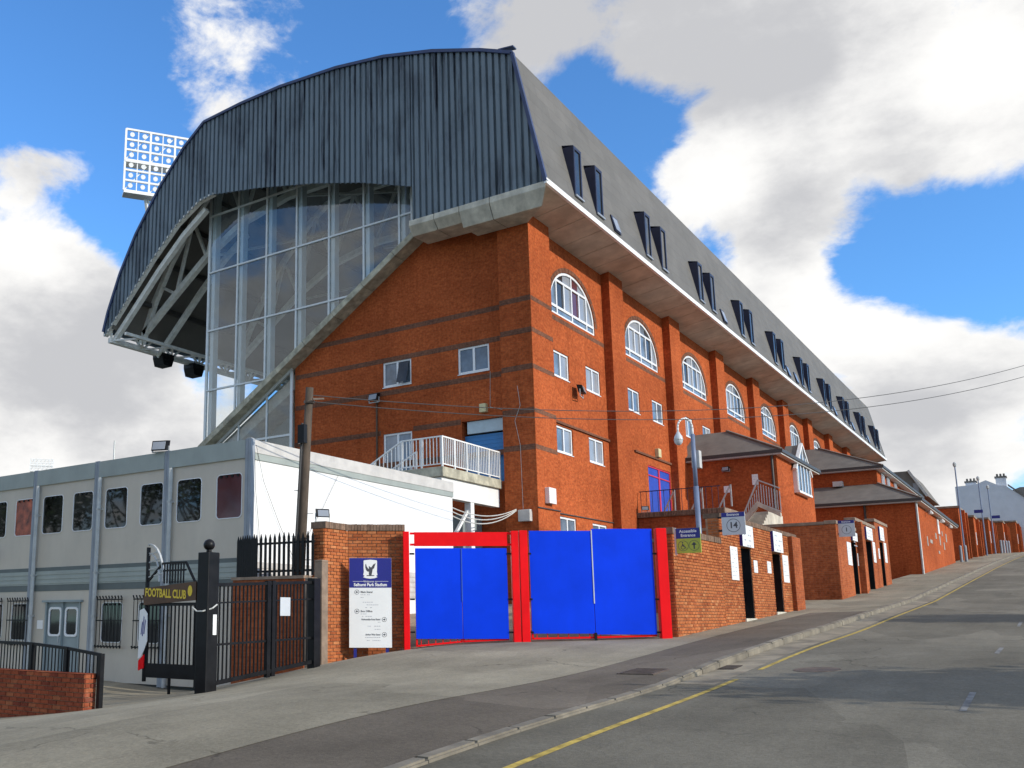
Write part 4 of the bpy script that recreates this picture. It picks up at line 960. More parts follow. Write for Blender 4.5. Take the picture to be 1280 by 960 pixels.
# stair flight going down behind the cabins
mb = MB(); mb.prism([(DX0, DY1 + .01, DZ), (DX0, 24.6, DZ - 2.8), (DX0, 24.6, DZ - 3.1), (DX0, DY1 + .01, DZ - .36)], (1.3, 0, 0)); mb.build('stair_flight', M['concrete'], bal)
BALU = bpy.data.meshes.new('baluster')
def baluster_mesh(h, s=.02):
    bm = bmesh.new(); bmesh.ops.create_cube(bm, size=1)
    for v in bm.verts: v.co.x *= s; v.co.y *= s; v.co.z = (v.co.z + .5) * h
    me = bpy.data.meshes.new('baluster'); bm.to_mesh(me); bm.free(); me.materials.append(M['white']); return me
BA = baluster_mesh(.95, .026); BP = baluster_mesh(1.12, .055)
def railing(parent, p, q, nb_, npost, matrail='white', ba=None, bp=None, h=1.1):
    p, q = Vector(p), Vector(q); mb = MB(); up_ = Vector((0, 0, 1))
    mb.bar(p + up_ * h, q + up_ * h, .05, .05); mb.build('rail', M[matrail], parent); mb = MB(); mb.bar(p + up_ * .1, q + up_ * .1, .035, .035); mb.build('rail', M[matrail], parent)
    for k in range(npost + 1):
        c_ = p + (q - p) * k / npost; inst('railing_post', bp or BP, parent, c_)
    for k in range(nb_):
        c_ = p + (q - p) * (k + .5) / nb_ + up_ * .12; inst('baluster', ba or BA, parent, c_)
railing(bal, (DX0 + .05, DY0 + .05, DZ), (33.08, DY0 + .05, DZ), 34, 5)
railing(bal, (DX0 + .05, DY0 + .05, DZ), (DX0 + .05, DY1, DZ), 12, 2)
railing(bal, (DX0 + .05, DY1, DZ), (DX0 + .05, 24.4, DZ - 2.7), 28, 4)
railing(bal, (DX0 + 1.35, DY1 + .2, DZ - .2), (DX0 + 1.35, 24.4, DZ - 2.7), 26, 4)
# ground-floor rooms under the balcony
mb = MB(); mb.box(31.9, 33.4, 18.6, 21.0, H(32, 19), 3.9); o = mb.build('plant_room', M['doorgrey']); tag(o, 'small grey plant room tucked under the white balcony beam', 'plant room')
# ================================================================== BRICKS one by one
def brick_mesh(L, h=.065, d=.05, mat='piece'):
    bm = bmesh.new(); bmesh.ops.create_cube(bm, size=1)
    for v in bm.verts:
        v.co.x *= L; v.co.y *= d; v.co.z *= h
    bmesh.ops.delete(bm, geom=[f for f in bm.faces if f.normal.y > .9], context='FACES')
    front = [v for v in bm.verts if v.co.y < 0]
    for v in front: v.co.x *= 1 - .008 / L; v.co.z *= 1 - .006 / h
    me = bpy.data.meshes.new('brick'); bm.to_mesh(me); bm.free(); me.materials.append(M[mat]); return me
BRK = {}
def brickwork(parent, p0, p1, zb, zt_, holes=(), limit=300, mat='piece', phase=0):
    """bricks laid in stretcher bond on the face from p0 to p1 (outer face to the right of p0->p1)"""
    p0, p1 = Vector((p0[0], p0[1], 0)), Vector((p1[0], p1[1], 0)); L = (p1 - p0).length; t = (p1 - p0) / L; nrm_ = Vector((t.y, -t.x, 0)); rz = math.atan2(t.y, t.x)
    items = []; nrow = int((zt_ - zb) / .075)
    for r in range(nrow):
        z = zt_ - .0375 - r * .075; u = -.1125 * ((r + phase) % 2)
        while u < L - .02:
            a, b = max(0, u) + .005, min(L, u + .225) - .005
            u += .225
            if b - a < .03: continue
            m = p0 + t * ((a + b) / 2)
            if z + .04 < H(m.x, m.y) - .03: continue
            segs = [(a, b)]
            for h in holes:
                if h[2] < z < h[3]:
                    ns = []
                    for s_, e_ in segs:
                        if e_ <= h[0] or s_ >= h[1]: ns.append((s_, e_)); continue
                        if s_ < h[0] - .03: ns.append((s_, h[0] - .004))
                        if e_ > h[1] + .03: ns.append((h[1] + .004, e_))
                    segs = ns
            for s_, e_ in segs: items.append((round(e_ - s_, 3), (s_ + e_) / 2, z))
    random.shuffle(items) if False else None
    rest = MB()
    for k, (l, u, z) in enumerate(items):
        c_ = p0 + t * u + nrm_ * (-.019 + random.uniform(-.0025, .0025))
        if k < limit:
            key = (l, mat)
            if key not in BRK: BRK[key] = brick_mesh(l, mat=mat)
            inst('brick', BRK[key], parent, (c_.x, c_.y, z), rz)
        else:
            q = c_ + nrm_ * .025; a, b = q - t * (l / 2 - .004), q + t * (l / 2 - .004); d = nrm_ * -.045; a2, b2 = q - t * (l / 2) + d, q + t * (l / 2) + d
            h = .0295; h2 = .0325
            vs = [(a.x, a.y, z - h), (b.x, b.y, z - h), (b.x, b.y, z + h), (a.x, a.y, z + h), (a2.x, a2.y, z - h2), (b2.x, b2.y, z - h2), (b2.x, b2.y, z + h2), (a2.x, a2.y, z + h2)]
            rest.raw(vs, [(0, 1, 2, 3), (4, 5, 1, 0), (5, 6, 2, 1), (6, 7, 3, 2), (7, 4, 0, 3)])
    if rest.f: o = rest.build('brick_field', M[mat], parent); o['kind'] = 'stuff'
def soldier_coping(parent, p0, p1, z, hgt=.12, depth=.34, name='coping', over=.03, mat='soldier'):
    """row of bricks on edge along a wall top"""
    p0, p1 = Vector((p0[0], p0[1], 0)), Vector((p1[0], p1[1], 0)); L = (p1 - p0).length; t = (p1 - p0) / L; n_ = Vector((t.y, -t.x, 0)); fr = ((p0.x, p0.y), (t.x, t.y), (n_.x, n_.y))
    mb = MB(fr); u = 0.0
    while u < L - .02:
        e = min(L, u + .075); j = random.uniform(-.004, .004); mb.box(u + .003, e - .005, -depth, over + j, z, z + hgt + j); u = e
    o = mb.build(name, M[mat], parent); o['kind'] = 'stuff'; return o
def wall_core(parent, pts, z0, z1, mat='mortar', name='wall_core'):
    mb = MB(); mb.prism([(x_, y_, z0) for x_, y_ in pts], (0, 0, z1 - z0)); return mb.build(name, M[mat], parent)
# ---- angled wall behind the stadium sign
pw = empty('gate_wall', (17.8, 13.4, -.9), 'cranked red brick wall with soldier coping behind the stadium sign', 'wall')
Q0, Q1, Q2 = (16.98, 13.55), (17.88, 13.55), (18.50, 12.55)          # face points, left to right
Q2 = (18.74, 12.50)
tq = (Vector(Q2) - Vector(Q1)).normalized(); nq = Vector((-tq.y, tq.x)) # into the wall
wall_core(pw, [(Q0[0] + .03, Q0[1] + .02), (Q1[0] - .0, Q1[1] + .02), (Q2[0] + nq.x * .02, Q2[1] + nq.y * .02), (Q2[0] + nq.x * .32, Q2[1] + nq.y * .32), (Q1[0] + .12, Q1[1] + .34), (Q0[0] + .03, Q0[1] + .34)], -1.6, 2.0)
brickwork(pw, Q1, Q2, -1.1, 2.0, limit=190); brickwork(pw, Q0, Q1, -1.2, 2.0, limit=110, phase=1)
brickwork(pw, (16.98, 13.9), (16.98, 13.55), -1.2, 2.0, limit=0)
soldier_coping(pw, Q0, Q1, 2.005, .15, .4); soldier_coping(pw, Q1, Q2, 2.006, .15, .4)
floodlight((17.1, 13.7, 2.16), (-.6, -.8), 'small box floodlight on the coping of the cranked brick wall', s=.75, post=.12)
# ---- stadium sign on two blue legs
sb = empty('stadium_sign', (18.0, 13.0, -.9), 'tall blue and white welcome sign with bird crest on two blue legs', 'sign')
S0, S1 = Vector((17.58, 13.37)), Vector((18.20, 12.57)); S0 = Vector((17.60, 13.30)); S1 = Vector((18.18, 12.52))
ts = (S1 - S0).normalized(); ns = Vector((ts.y, -ts.x)); SL_ = (S1 - S0).length; SF = ((S0.x, S0.y), (ts.x, ts.y), (ns.x, ns.y))
mb = MB(SF); mb.box(0, SL_, -.03, 0, -.69, 1.34); mb.build('board', M['signwhite'], sb)
mb = MB(SF); mb.box(.002, SL_ - .002, .0, .004, .66, 1.338); mb.build('header', M['navy'], sb)
for u in (.10, SL_ - .14):
    mb = MB(SF); mb.box(u, u + .07, -.09, -.035, -1.3, 1.2); mb.build('leg', M['navy'], sb)
sh = [(-.155, 1.27), (-.145, 1.285), (0, 1.30), (.145, 1.285), (.155, 1.27), (.155, 1.12), (.15, 1.02), (.165, .95), (.13, .93), (.165, .90), (.10, .875), (0, .865), (-.10, .875), (-.165, .90), (-.13, .93), (-.165, .95), (-.15, 1.02), (-.155, 1.12)]
mb = MB(SF); mb.prism([(SL_ / 2 + a, .004, b) for a, b in sh], (0, .004, 0)); mb.build('crest_shield', M['signwhite'], sb)
bird = [[(-.02, .93), (.03, .95), (.045, 1.03), (.055, 1.08), (.085, 1.10), (.125, 1.22), (.10, 1.21), (.085, 1.19), (.075, 1.2), (.05, 1.16), (.035, 1.14), (.02, 1.12), (.0, 1.13), (-.02, 1.15), (-.04, 1.145), (-.03, 1.12), (-.035, 1.08), (-.03, 1.02), (-.035, .97)],
        [(-.035, 1.08), (-.06, 1.11), (-.085, 1.15), (-.10, 1.21), (-.115, 1.18), (-.115, 1.12), (-.10, 1.07), (-.08, 1.04), (-.05, 1.02), (-.03, 1.03)], [(-.09, .935), (-.075, .945), (.08, .945), (.10, .935), (.08, .925), (-.075, .925)]]
mb = MB(SF)
for pl in bird: mb.prism([(SL_ / 2 + a, .008, b) for a, b in pl], (0, .002, 0))
mb.build('crest_bird', M['ink'], sb)
for a, b in ((.08, .34), (.64, .9)): mb = MB(SF); mb.box(a, b, .004, .006, .80, .806); mb.build('rule', M['signwhite'], sb)
lettering(sb, SF, 'Welcome to', SL_ / 2, .80, .062, 'signwhite', .007)
lettering(sb, SF, 'Selhurst Park Stadium', SL_ / 2, .725, .098, 'signwhite', .007, bold=.003, xscale=.88)
def arrow_disc(u, z, dirx):
    mb = MB(SF); n = 16
    for i in range(n):
        t0, t1 = 2 * math.pi * i / n, 2 * math.pi * (i + 1) / n
        mb.face([(u + .055 * math.cos(t0), .003, z + .055 * math.sin(t0)), (u + .055 * math.cos(t1), .003, z + .055 * math.sin(t1)), (u + .047 * math.cos(t1), .003, z + .047 * math.sin(t1)), (u + .047 * math.cos(t0), .003, z + .047 * math.sin(t0))])
    mb.face([(u + dirx * .03, .003, z), (u - dirx * .002, .003, z + .028), (u - dirx * .002, .003, z - .028)]); mb.face([(u - dirx * .002, .003, z + .009), (u - dirx * .03, .003, z + .009), (u - dirx * .03, .003, z - .009), (u - dirx * .002, .003, z - .009)])
    mb.build('arrow', M['ink'], sb)
def dashes(rows, right=False):
    mb = MB(SF); rnd = random.Random(3)
    for u0, u1, z in rows:
        u = u0
        while u < u1:
            l = rnd.uniform(.015, .05); 
            if rnd.random() < .75: mb.box(u, min(u1, u + l), .001, .002, z - .007, z + .007)
            u += l + .012
    mb.build('small_print', M['inkgrey'], sb)['kind'] = 'stuff'
arrow_disc(.175, .56, -1); arrow_disc(.175, .125, -1); arrow_disc(.80, -.06, 1); arrow_disc(.80, -.40, 1)
for body, z in (('Main Stand', .56), ('Box Office', .125)): lettering(sb, SF, body, .26, z, .062, 'ink', .003, 'LEFT', .001)
for body, z in (('Holmesdale Road Stand', -.06), ('Arthur Wait Stand', -.40)): lettering(sb, SF, body, .71, z, .056, 'ink', .003, 'RIGHT', .001, .8)
dashes([(.26, .47, .50), (.26, .33, .44), (.26, .58, .33), (.26, .68, .27), (.26, .52, .21), (.26, .44, .065), (.26, .52, .01), (.55, .71, -.12), (.42, .71, -.21), (.58, .71, -.28), (.36, .71, -.46), (.40, .71, -.53)])
# ================================================================== THE RED AND BLUE GATES
G0 = Vector((18.56, 12.42)); G3 = Vector((22.20, 7.52)); tg = (G3 - G0).normalized(); ng = Vector((tg.y, -tg.x)); GF = ((G0.x, G0.y), (tg.x, tg.y), (ng.x, ng.y)); GL = (G3 - G0).length
def gz(u): p = G0 + tg * u; return H(p.x, p.y)
def red_post(u0, u1, z1, w0, w1, label):
    mb = MB(GF); mb.box(u0, u1, w0, w1, gz(u0) - .1, z1); o = mb.build('gate_post', M['red'], bevel=.008); tag(o, label, 'gate post', 'red gate posts'); return o
red_post(-.02, .12, 1.97, -.1, .06, 'square red gate post against the wall with the stadium sign')
red_post(2.50, 2.67, 1.98, -.08, .09, 'square red gate post hinging the gate with the red header')
red_post(2.69, 2.88, 1.99, -.08, .10, 'wider red gate post hinging the tall plain blue gate')
red_post(GL - .22, GL + .02, 2.04, -.1, .1, 'square red gate post beside the accessible entrance wall')
g1 = empty('steel_gate', (19.4, 11.3, -.65), 'lower blue sheeted double gate under a red header board', 'gate', 'blue sheeted gates')
mb = MB(GF); mb.box(.24, 2.42, -.03, .03, 1.63, 1.955); mb.box(.14, .24, -.02, .02, 1.90, 1.95); mb.box(.14, .24, -.02, .02, 1.64, 1.69); mb.box(2.42, 2.5, -.02, .02, 1.90, 1.95); mb.box(2.42, 2.5, -.02, .02, 1.64, 1.69); mb.build('header_board', M['red'], g1)
def gate_leaf(g, a, b, z0, z1, zb0, zb1):
    mb = MB(GF); mb.box(a, b, -.012, .02, z0, z1); lf = mb.build('leaf_sheet', M['blue'], g, bevel=.004)
    mb = MB(GF); 
    for u in (a + .02, b - .02): mb.box(u - .02, u + .02, -.06, -.02, min(gz(u) + .06, z0), z1 - .02)
    for z in (z0 + .03, (z0 + z1) / 2, z1 - .06): mb.box(a, b, -.06, -.02, z - .02, z + .02)
    mb.build('frame', M['red'], lf)
    for k in range(6):
        u = a + .12 + k * (b - a - .24) / 5
        m = MB(GF); m.box(u - .009, u + .009, -.05, -.03, gz(u) + .05, z0 + .05); m.build('picket', M['red'], lf)
    mb = MB(GF); mb.prism([(a, -.05, gz(a) + .05), (b, -.05, gz(b) + .05), (b, -.05, gz(b) + .09), (a, -.05, gz(a) + .09)], (0, .03, 0)); mb.build('bottom_rail', M['red'], lf)
    return lf
mid = 1.34
gate_leaf(g1, .26, mid - .005, -.50, 1.58, 0, 0); gate_leaf(g1, mid + .005, 2.40, -.50, 1.58, 0, 0)
mb = MB(GF); mb.box(mid - .012, mid + .012, .02, .035, .35, 1.56); mb.build('cover_strip', M['doorblue'], g1)
g2 = empty('steel_gate', (21.0, 9.0, -.5), 'taller plain blue sheeted double gate between two red posts', 'gate', 'blue sheeted gates')
mid2 = 2.93 + 1.46
gate_leaf(g2, 2.93, mid2 - .005, -.38, 1.985, 0, 0); gate_leaf(g2, mid2 + .005, GL - .30, -.40, 2.03, 0, 0)
mb = MB(GF); mb.box(mid2 - .012, mid2 + .012, .02, .035, .3, 2.0); mb.build('cover_strip', M['signgrey'], g2)
mb = MB(GF); mb.box(mid2 - .03, mid2 + .03, .0, .03, gz(mid2) + .0, -.36); mb.build('drop_bolt', M['black'], g2)
for u, g in ((.18, g1), (2.45, g1), (2.905, g2), (GL - .26, g2)):
    for z in (-.35, .4, 1.45):
        mb = MB(GF); mb.box(u - .05, u + .06, -.03, .035, z - .02, z + .02); mb.build('hinge', M['black'], g)

M['plaque'] = plain('weathered_plaque', (0.36, 0.33, 0.29), .8, .2, 2.0)
# ================================================================== TURNSTILE BLOCKS
TF = ((0, 7.44), (1, 0), (0, -1))
def panel_sign(name, fr, u0, u1, z0, z1, mat, label, cat, group=None, w0=.002, w1=.02, rows=4, seed=1):
    mb = MB(fr); mb.box(u0, u1, w0, w1, z0, z1); o = mb.build(name, M[mat]); tag(o, label, cat, group)
    rnd = random.Random(seed); g = MB(fr)
    for k in range(rows):
        z = z1 - (z1 - z0) * (k + .8) / (rows + .8); u = u0 + (u1 - u0) * .15
        while u < u1 - (u1 - u0) * .2:
            l = rnd.uniform(.04, .16) * (u1 - u0)
            if rnd.random() < .6: g.box(u, u + l, w1, w1 + .002, z - .012, z + .012)
            u += l + .05 * (u1 - u0)
    if g.f: g.build('print', M['inkgrey'], o)['kind'] = 'stuff'
    return o
t1 = empty('turnstile_block', (28.5, 7.6, -.2), 'near low red brick turnstile block with two dark doorways', 'turnstile block', 'turnstile blocks')
X0, XS1, X1 = 22.50, 26.4, 35.25; Z1, Z2 = 1.93, 2.63
D1, D2 = (28.3, 29.34), (31.85, 32.9)
# core boxes around the doorways
def core(a, b, z0, z1, y0=7.46, y1=7.80): mb = MB(); mb.box(a, b, y0, y1, z0, z1); mb.build('wall_core', M['mortar'], t1)
core(X0 + .02, XS1, -1.2, Z1 - .002); core(XS1, D1[0], -1.2, Z2); core(D1[1], D2[0], -1.2, Z2); core(D2[1], X1, -1.2, Z2)
core(D1[0], D1[1], 1.97, Z2 - .001); core(D2[0], D2[1], 2.0, Z2 - .001)
brickwork(t1, (X0, 7.44), (XS1, 7.44), -1.2, Z1, limit=210)
brickwork(t1, (XS1, 7.44), (X1, 7.44), -1.0, Z2, holes=[(D1[0] - XS1, D1[1] - XS1, -2, 1.97), (D2[0] - XS1, D2[1] - XS1, -2, 2.0)], limit=90)
brickwork(t1, (X0, 7.80), (X0, 7.44), -1.2, Z1, limit=0)
brickwork(t1, (XS1 - .005, 7.75), (XS1 - .005, 7.44), Z1 + .02, Z2, limit=0)
soldier_coping(t1, (X0 - .04, 7.44), (XS1 - .01, 7.44), Z1 + .003, .15, .42); soldier_coping(t1, (XS1 - .02, 7.44), (X1 + .02, 7.44), Z2 + .003, .13, .42)
mb = MB(); mb.box(30.2, X1, 7.85, 11.4, -1.2, 2.35); mb.build('block_body', M['brick_old'], t1)
mb = MB(); mb.box(30.1, X1 + .05, 7.86, 11.5, 2.36, 2.46); mb.build('flat_roof', M['slate'], t1)
# end pier standing forward
mb = MB(); mb.box(34.08, X1 + .02, 7.30, 7.438, -1.0, 2.64); mb.build('end_pier', M['brick_old'], t1)
for a, b in (D1, D2):
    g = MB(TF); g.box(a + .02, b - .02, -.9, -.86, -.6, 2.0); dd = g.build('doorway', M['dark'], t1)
    g = MB(TF); g.box(a, a + .05, -.35, -.015, -.6, 1.97); g.box(b - .05, b, -.35, -.015, -.6, 1.97); g.build('jamb', M['black'], dd)
    g = MB(TF); g.box(a + .05, b - .05, -.62, -.56, -.5, 1.96); g.build('steel_door', M['black'], dd)
    g = MB(TF); g.box(a - .05, b + .05, -.6, .04, -.75, H((a + b) / 2, 7.44) + .06); g.build('threshold', M['concrete'], dd)
def lightbox(fr, u0, u1, z0, z1, label, proj=.32):
    r = empty('turnstile_sign', (fr[0][0] + u0, fr[0][1], z0), label, 'sign', 'white box signs over turnstile doors')
    mb = MB(fr); mb.box(u0 + .012, u1, .002, proj, z0, z1); mb.build('box', M['signwhite'], r)
    mb = MB(fr); mb.box(u0, u0 + .010, .004, proj - .002, z0 + .004, z1 - .004); mb.build('side_panel', M['navy'], r)
    rnd = random.Random(int(u0 * 10)); g = MB(fr)
    for k in range(4):
        z = z1 - .13 - k * .15; u = u0 + .2
        while u < u1 - .25:
            l = rnd.uniform(.06, .2)
            if rnd.random() < .65: g.box(u, u + l, proj, proj + .002, z - .025, z + .025)
            u += l + .06
    g.build('print', M['inkgrey'], r)['kind'] = 'stuff'; return r
lightbox(TF, 28.25, 29.42, 1.98, 2.60, 'white box sign with blue side over the doorway nearest sign 14', .09)
lightbox(TF, 31.80, 32.98, 2.02, 2.66, 'white box sign with blue side over the doorway beside the brick end pier', .09)
panel_sign('notice_board', TF, 27.2, 27.9, 1.0, 1.92, 'signwhite', 'tall white notice on brick just below sign 14', 'notice', None, seed=4, rows=7)
panel_sign('notice_board', TF, 33.1, 33.85, 1.1, 1.98, 'signwhite', 'tall white notice between a doorway and the brick end pier', 'notice', None, seed=5, rows=7)
panel_sign('notice_board', TF, 29.55, 29.95, 1.28, 1.64, 'signwhite', 'small white notice right beside the doorway nearest sign 14', 'notice', None, seed=6, rows=3)
panel_sign('notice_board', TF, 31.1, 31.55, 1.32, 1.68, 'signwhite', 'small white notice just before the doorway by the end pier', 'notice', None, seed=7, rows=3)
# hanging signs that face down the street
def hang_frame(X): return ((X, 0), (0, 1), (-1, 0))
def disc(mb, u, z, r0, r1, w, n=28):
    for i in range(n):
        t0, t1_ = 2 * math.pi * i / n, 2 * math.pi * (i + 1) / n
        if r0 > 0: mb.face([(u + r1 * math.cos(t0), w, z + r1 * math.sin(t0)), (u + r1 * math.cos(t1_), w, z + r1 * math.sin(t1_)), (u + r0 * math.cos(t1_), w, z + r0 * math.sin(t1_)), (u + r0 * math.cos(t0), w, z + r0 * math.sin(t0))])
        else: mb.face([(u, w, z), (u + r1 * math.cos(t0), w, z + r1 * math.sin(t0)), (u + r1 * math.cos(t1_), w, z + r1 * math.sin(t1_))])
def entrance_sign(X, y0, y1, z0, z1, num, label):
    fr = hang_frame(X); r = empty('entrance_sign', (X, y1, z0), label, 'sign', 'numbered entrance signs')
    mb = MB(fr); mb.box(y0, y1, -.03, 0, z0, z1); mb.build('board', M['signgrey'], r)
    mb = MB(fr); mb.box(y0 + .002, y1 - .002, 0, .004, z1 - .12, z1 - .002); mb.build('header', M['navy'], r)
    lettering(r, fr, 'Entrance', (y0 + y1) / 2, z1 - .06, .09, 'signwhite', .006, bold=.002, rdir=-1)
    c = (y0 + y1) / 2; zc = z0 + (z1 - .12 - z0) / 2 + .01; mb = MB(fr); disc(mb, c, zc, .165, .178, .003); mb.build('ring', M['ink'], r)
    lettering(r, fr, num, c, zc, .22, 'ink', .004, bold=.006, rdir=-1)
    mb = MB(fr); mb.box(y1, y1 + .1, -.025, -.005, z1 - .15, z1 - .1); mb.box(y1, y1 + .1, -.025, -.005, z0 + .1, z0 + .15); mb.build('bracket', M['black'], r)
    return r
entrance_sign(26.35, 6.76, 7.36, 2.15, 2.75, '14', 'entrance sign reading 14 hung over the near turnstile block')
entrance_sign(42.9, 6.80, 7.40, 3.2, 3.86, '1', 'entrance sign reading 1 at the corner of the farther turnstile block')
fr = hang_frame(22.42); ac = empty('accessible_sign', (22.42, 7.3, 1.45), 'accessible entrance sign, blue over yellow-green with wheelchair and arrow', 'sign')
mb = MB(fr); mb.box(6.76, 7.32, -.03, 0, 1.46, 2.04); mb.build('board', M['lime'], ac)
mb = MB(fr); mb.box(6.762, 7.318, 0, .004, 1.80, 2.038); mb.build('header', M['navy'], ac)
lettering(ac, fr, 'Accessible', 7.04, 1.965, .095, 'signwhite', .006, bold=.002, rdir=-1); lettering(ac, fr, 'Entrance', 7.04, 1.868, .095, 'signwhite', .006, bold=.002, rdir=-1)
mb = MB(fr); disc(mb, 7.165, 1.63, .112, .121, .003); disc(mb, 6.915, 1.63, .112, .121, .003)
# arrow up
c = 6.915; mb.face([(c + .016, .003, 1.55), (c - .016, .003, 1.55), (c - .016, .003, 1.66), (c + .016, .003, 1.66)]); mb.face([(c + .06, .003, 1.645), (c - .06, .003, 1.645), (c, .003, 1.715)])
# wheelchair figure
c = 7.165; disc(mb, c + .015, 1.705, 0, .016, .003, 12); disc(mb, c + .008, 1.595, .038, .05, .003, 18)
for p, q, w in (((c + .015, 1.68), (c + .012, 1.62), .02), ((c + .012, 1.62), (c - .035, 1.618), .016), ((c - .035, 1.618), (c - .055, 1.57), .016), ((c + .013, 1.655), (c - .03, 1.65), .012), ((c - .055, 1.57), (c - .07, 1.572), .012)):
    d = Vector((q[0] - p[0], q[1] - p[1])).normalized(); n_ = Vector((-d.y, d.x)) * w / 2
    mb.face([(p[0] + n_.x, .004, p[1] + n_.y), (q[0] + n_.x, .004, q[1] + n_.y), (q[0] - n_.x, .004, q[1] - n_.y), (p[0] - n_.x, .004, p[1] - n_.y)])
mb.build('pictogram', M['ink'], ac)
mb = MB(fr); mb.box(7.325, 7.365, -.03, .0, 1.42, 2.06); mb.build('bracket', M['galv'], ac)
# ---- second block
t2 = empty('turnstile_block', (48, 7.8, .7), 'farther turnstile block with stepped copings and sign numbered 1', 'turnstile block', 'turnstile blocks')
secs = [(42.6, 47.0, 3.72), (47.05, 52.3, 4.2), (52.35, 56.3, 4.58)]; drs = [(45.7, 46.8, 3.22), (49.45, 51.0, 3.5), (53.4, 54.45, 3.68)]
for (a, b, z), (p, q, zd) in zip(secs, drs):
    mb = MB(TF); wall_holes(mb, a, b, -.2, z, [(p, q, -.2, zd)], depth=.4); mb.build('front_wall', M['brick_old'], t2)
    mb = MB(); mb.box(a + .005, b - .005, 7.9, 13, -.2, z - .02); mb.build('block_body', M['brick_old'], t2)
    mb = MB(); mb.box(a, a + .02, 7.445, 7.9, -.2, z - .005); mb.build('side_wall', M['brick_old'], t2)
    mb = MB(); mb.box(a - .03, b + .03, 7.40, 7.86, z, z + .15); mb.build('coping', M['coping'], t2, bevel=.015)
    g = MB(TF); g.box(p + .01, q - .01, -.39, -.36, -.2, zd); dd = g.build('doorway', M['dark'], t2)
    g = MB(TF); g.box(p, p + .05, -.35, -.012, -.2, zd); g.box(q - .05, q, -.35, -.012, -.2, zd); g.build('jamb', M['black'], dd)
mb = MB(); mb.box(42.585, 42.61, 7.46, 13, -.2, 3.70); mb.build('side_wall', M['brick_old'], t2)
mb = MB(); mb.box(42.55, 42.9, 7.87, 13, 3.71, 3.83); mb.build('coping', M['coping'], t2)
mb = MB(); mb.box(47.1, 47.5, 7.2, 7.436, .3, 4.15); mb.build('end_pier', M['brick_old'], t2)
for i, (a, b, z0, z1, lab) in enumerate(((45.75, 46.9, 3.25, 3.62, 'white box sign over the doorway beside sign 1'), (49.4, 51.05, 3.54, 4.12, 'white box sign over the middle doorway of the farther turnstile block'), (53.35, 54.6, 3.74, 4.42, 'white box sign over the last doorway of the farther turnstile block'))):
    lightbox(TF, a, b, z0, z1, lab, .08)
for i, (a, b, z0, z1, lab) in enumerate(((44.6, 45.5, 2.15, 3.12, 'tall white notice below sign 1 on the farther turnstile block'), (51.2, 51.9, 2.55, 3.53, 'tall white notice after the middle doorway of the farther turnstile block'), (54.65, 55.4, 2.7, 3.7, 'tall white notice after the last doorway of the farther turnstile block'), (46.86, 46.99, 2.2, 2.75, 'narrow white notice at the step after the first far doorway'), (52.75, 53.1, 2.8, 3.3, 'small white notice before the last far doorway'))):
    panel_sign('notice_board', TF, a, b, z0, z1, 'signwhite', lab, 'notice', None, seed=20 + i, rows=6)
# ================================================================== street lamp with swan neck
lamp = empty('street_lamp', (30.0, 9.2, .2), 'blue grey lamp post with white swan neck and globe behind the turnstiles', 'lamp post')
lx, ly = 29.9, 9.04
mb = MB(); mb.tube((lx, ly, .1), (lx - .02, ly, 4.0), .085, .08, 10); mb.tube((lx - .02, ly, 4.0), (lx - .02, ly, 5.65), .07, .065, 10); mb.build('post', M['lampblue'], lamp, smooth=True)
mb = MB(); pts = [(lx, ly, 5.6)] ; 
for t in range(0, 181, 18): pts.append((lx - .36 * (.603) * (1 - math.cos(math.radians(t))) * .8, ly + .36 * .798 * (1 - math.cos(math.radians(t))) * .6, 5.85 + .30 * math.sin(math.radians(t))))
pts.append((pts[-1][0], pts[-1][1], 5.72)); mb.path(pts, .032, 8); mb.build('swan_neck', M['white'], lamp, smooth=True)
e = pts[-1]; mb = MB(); mb.lathe((e[0], e[1], e[2] - .45), [(.02, .02), (.07, .04), (.12, .1), (.135, .2), (.12, .3), (.07, .38), (.04, .45)], 14); mb.build('globe', M['signgrey'], lamp, smooth=True)
mb = MB(); mb.lathe((e[0], e[1], e[2] - .28), [(.138, 0), (.143, .03), (.138, .06)], 14); mb.build('band', M['galv'], lamp)
mb = MB(); mb.box(lx + .1, lx + .35, ly - .12, ly + .12, 4.6, 5.15); mb.build('control_box', M['fascia'], lamp)
# ================================================================== TERRACE with stairs beside the stand
te = empty('raised_terrace', (48, 14, .7), 'brick raised terrace with dark coping and grey stair railings below the blue door', 'terrace')
mb = MB(); mb.box(44.8, 52, 12.4, 16.38, -.2, 4.66); mb.build('terrace_wall', M['brick_old'], te)
mb = MB(); mb.box(44.7, 52.0, 12.3, 16.39, 4.67, 4.92); mb.build('terrace_slab', M['coping'], te)
mb = MB()
y = 12.32
while y < 16.3: mb.box(44.66, 44.7, y, y + .055, 4.69, 4.90); y += .075
mb.build('soldier_edge', M['soldier'], te)['kind'] = 'stuff'
BG = baluster_mesh(.9, .03); BG.materials[0] = M['galv']; BGP = baluster_mesh(1.1, .06); BGP.materials[0] = M['galv']
def flight(y0, y1, z0, z1, X, n=6):
    p, q = Vector((X, y0, z0)), Vector((X, y1, z1)); mb = MB(); U = Vector((0, 0, 1))
    mb.bar(p + U * .02, q + U * 1.05, .06); mb.bar(q + U * 1.05, q, .06); mb.bar(p + (q - p) * .5 + U * .5, p + (q - p) * .5, .05); mb.build('stair_rail', M['galv'], te)
flight(15.95, 15.3, 4.95, 5.15, 47.0); flight(14.6, 13.95, 4.95, 5.15, 47); flight(13.3, 12.6, 4.95, 5.2, 47)
stp = MB()
for k in range(6): stp.box(47.2 + k * .3, 51.6, 11.4, 12.35, 4.0 + k * .17, 4.17 + k * .17)
stp.build('steps', M['concrete'], te)
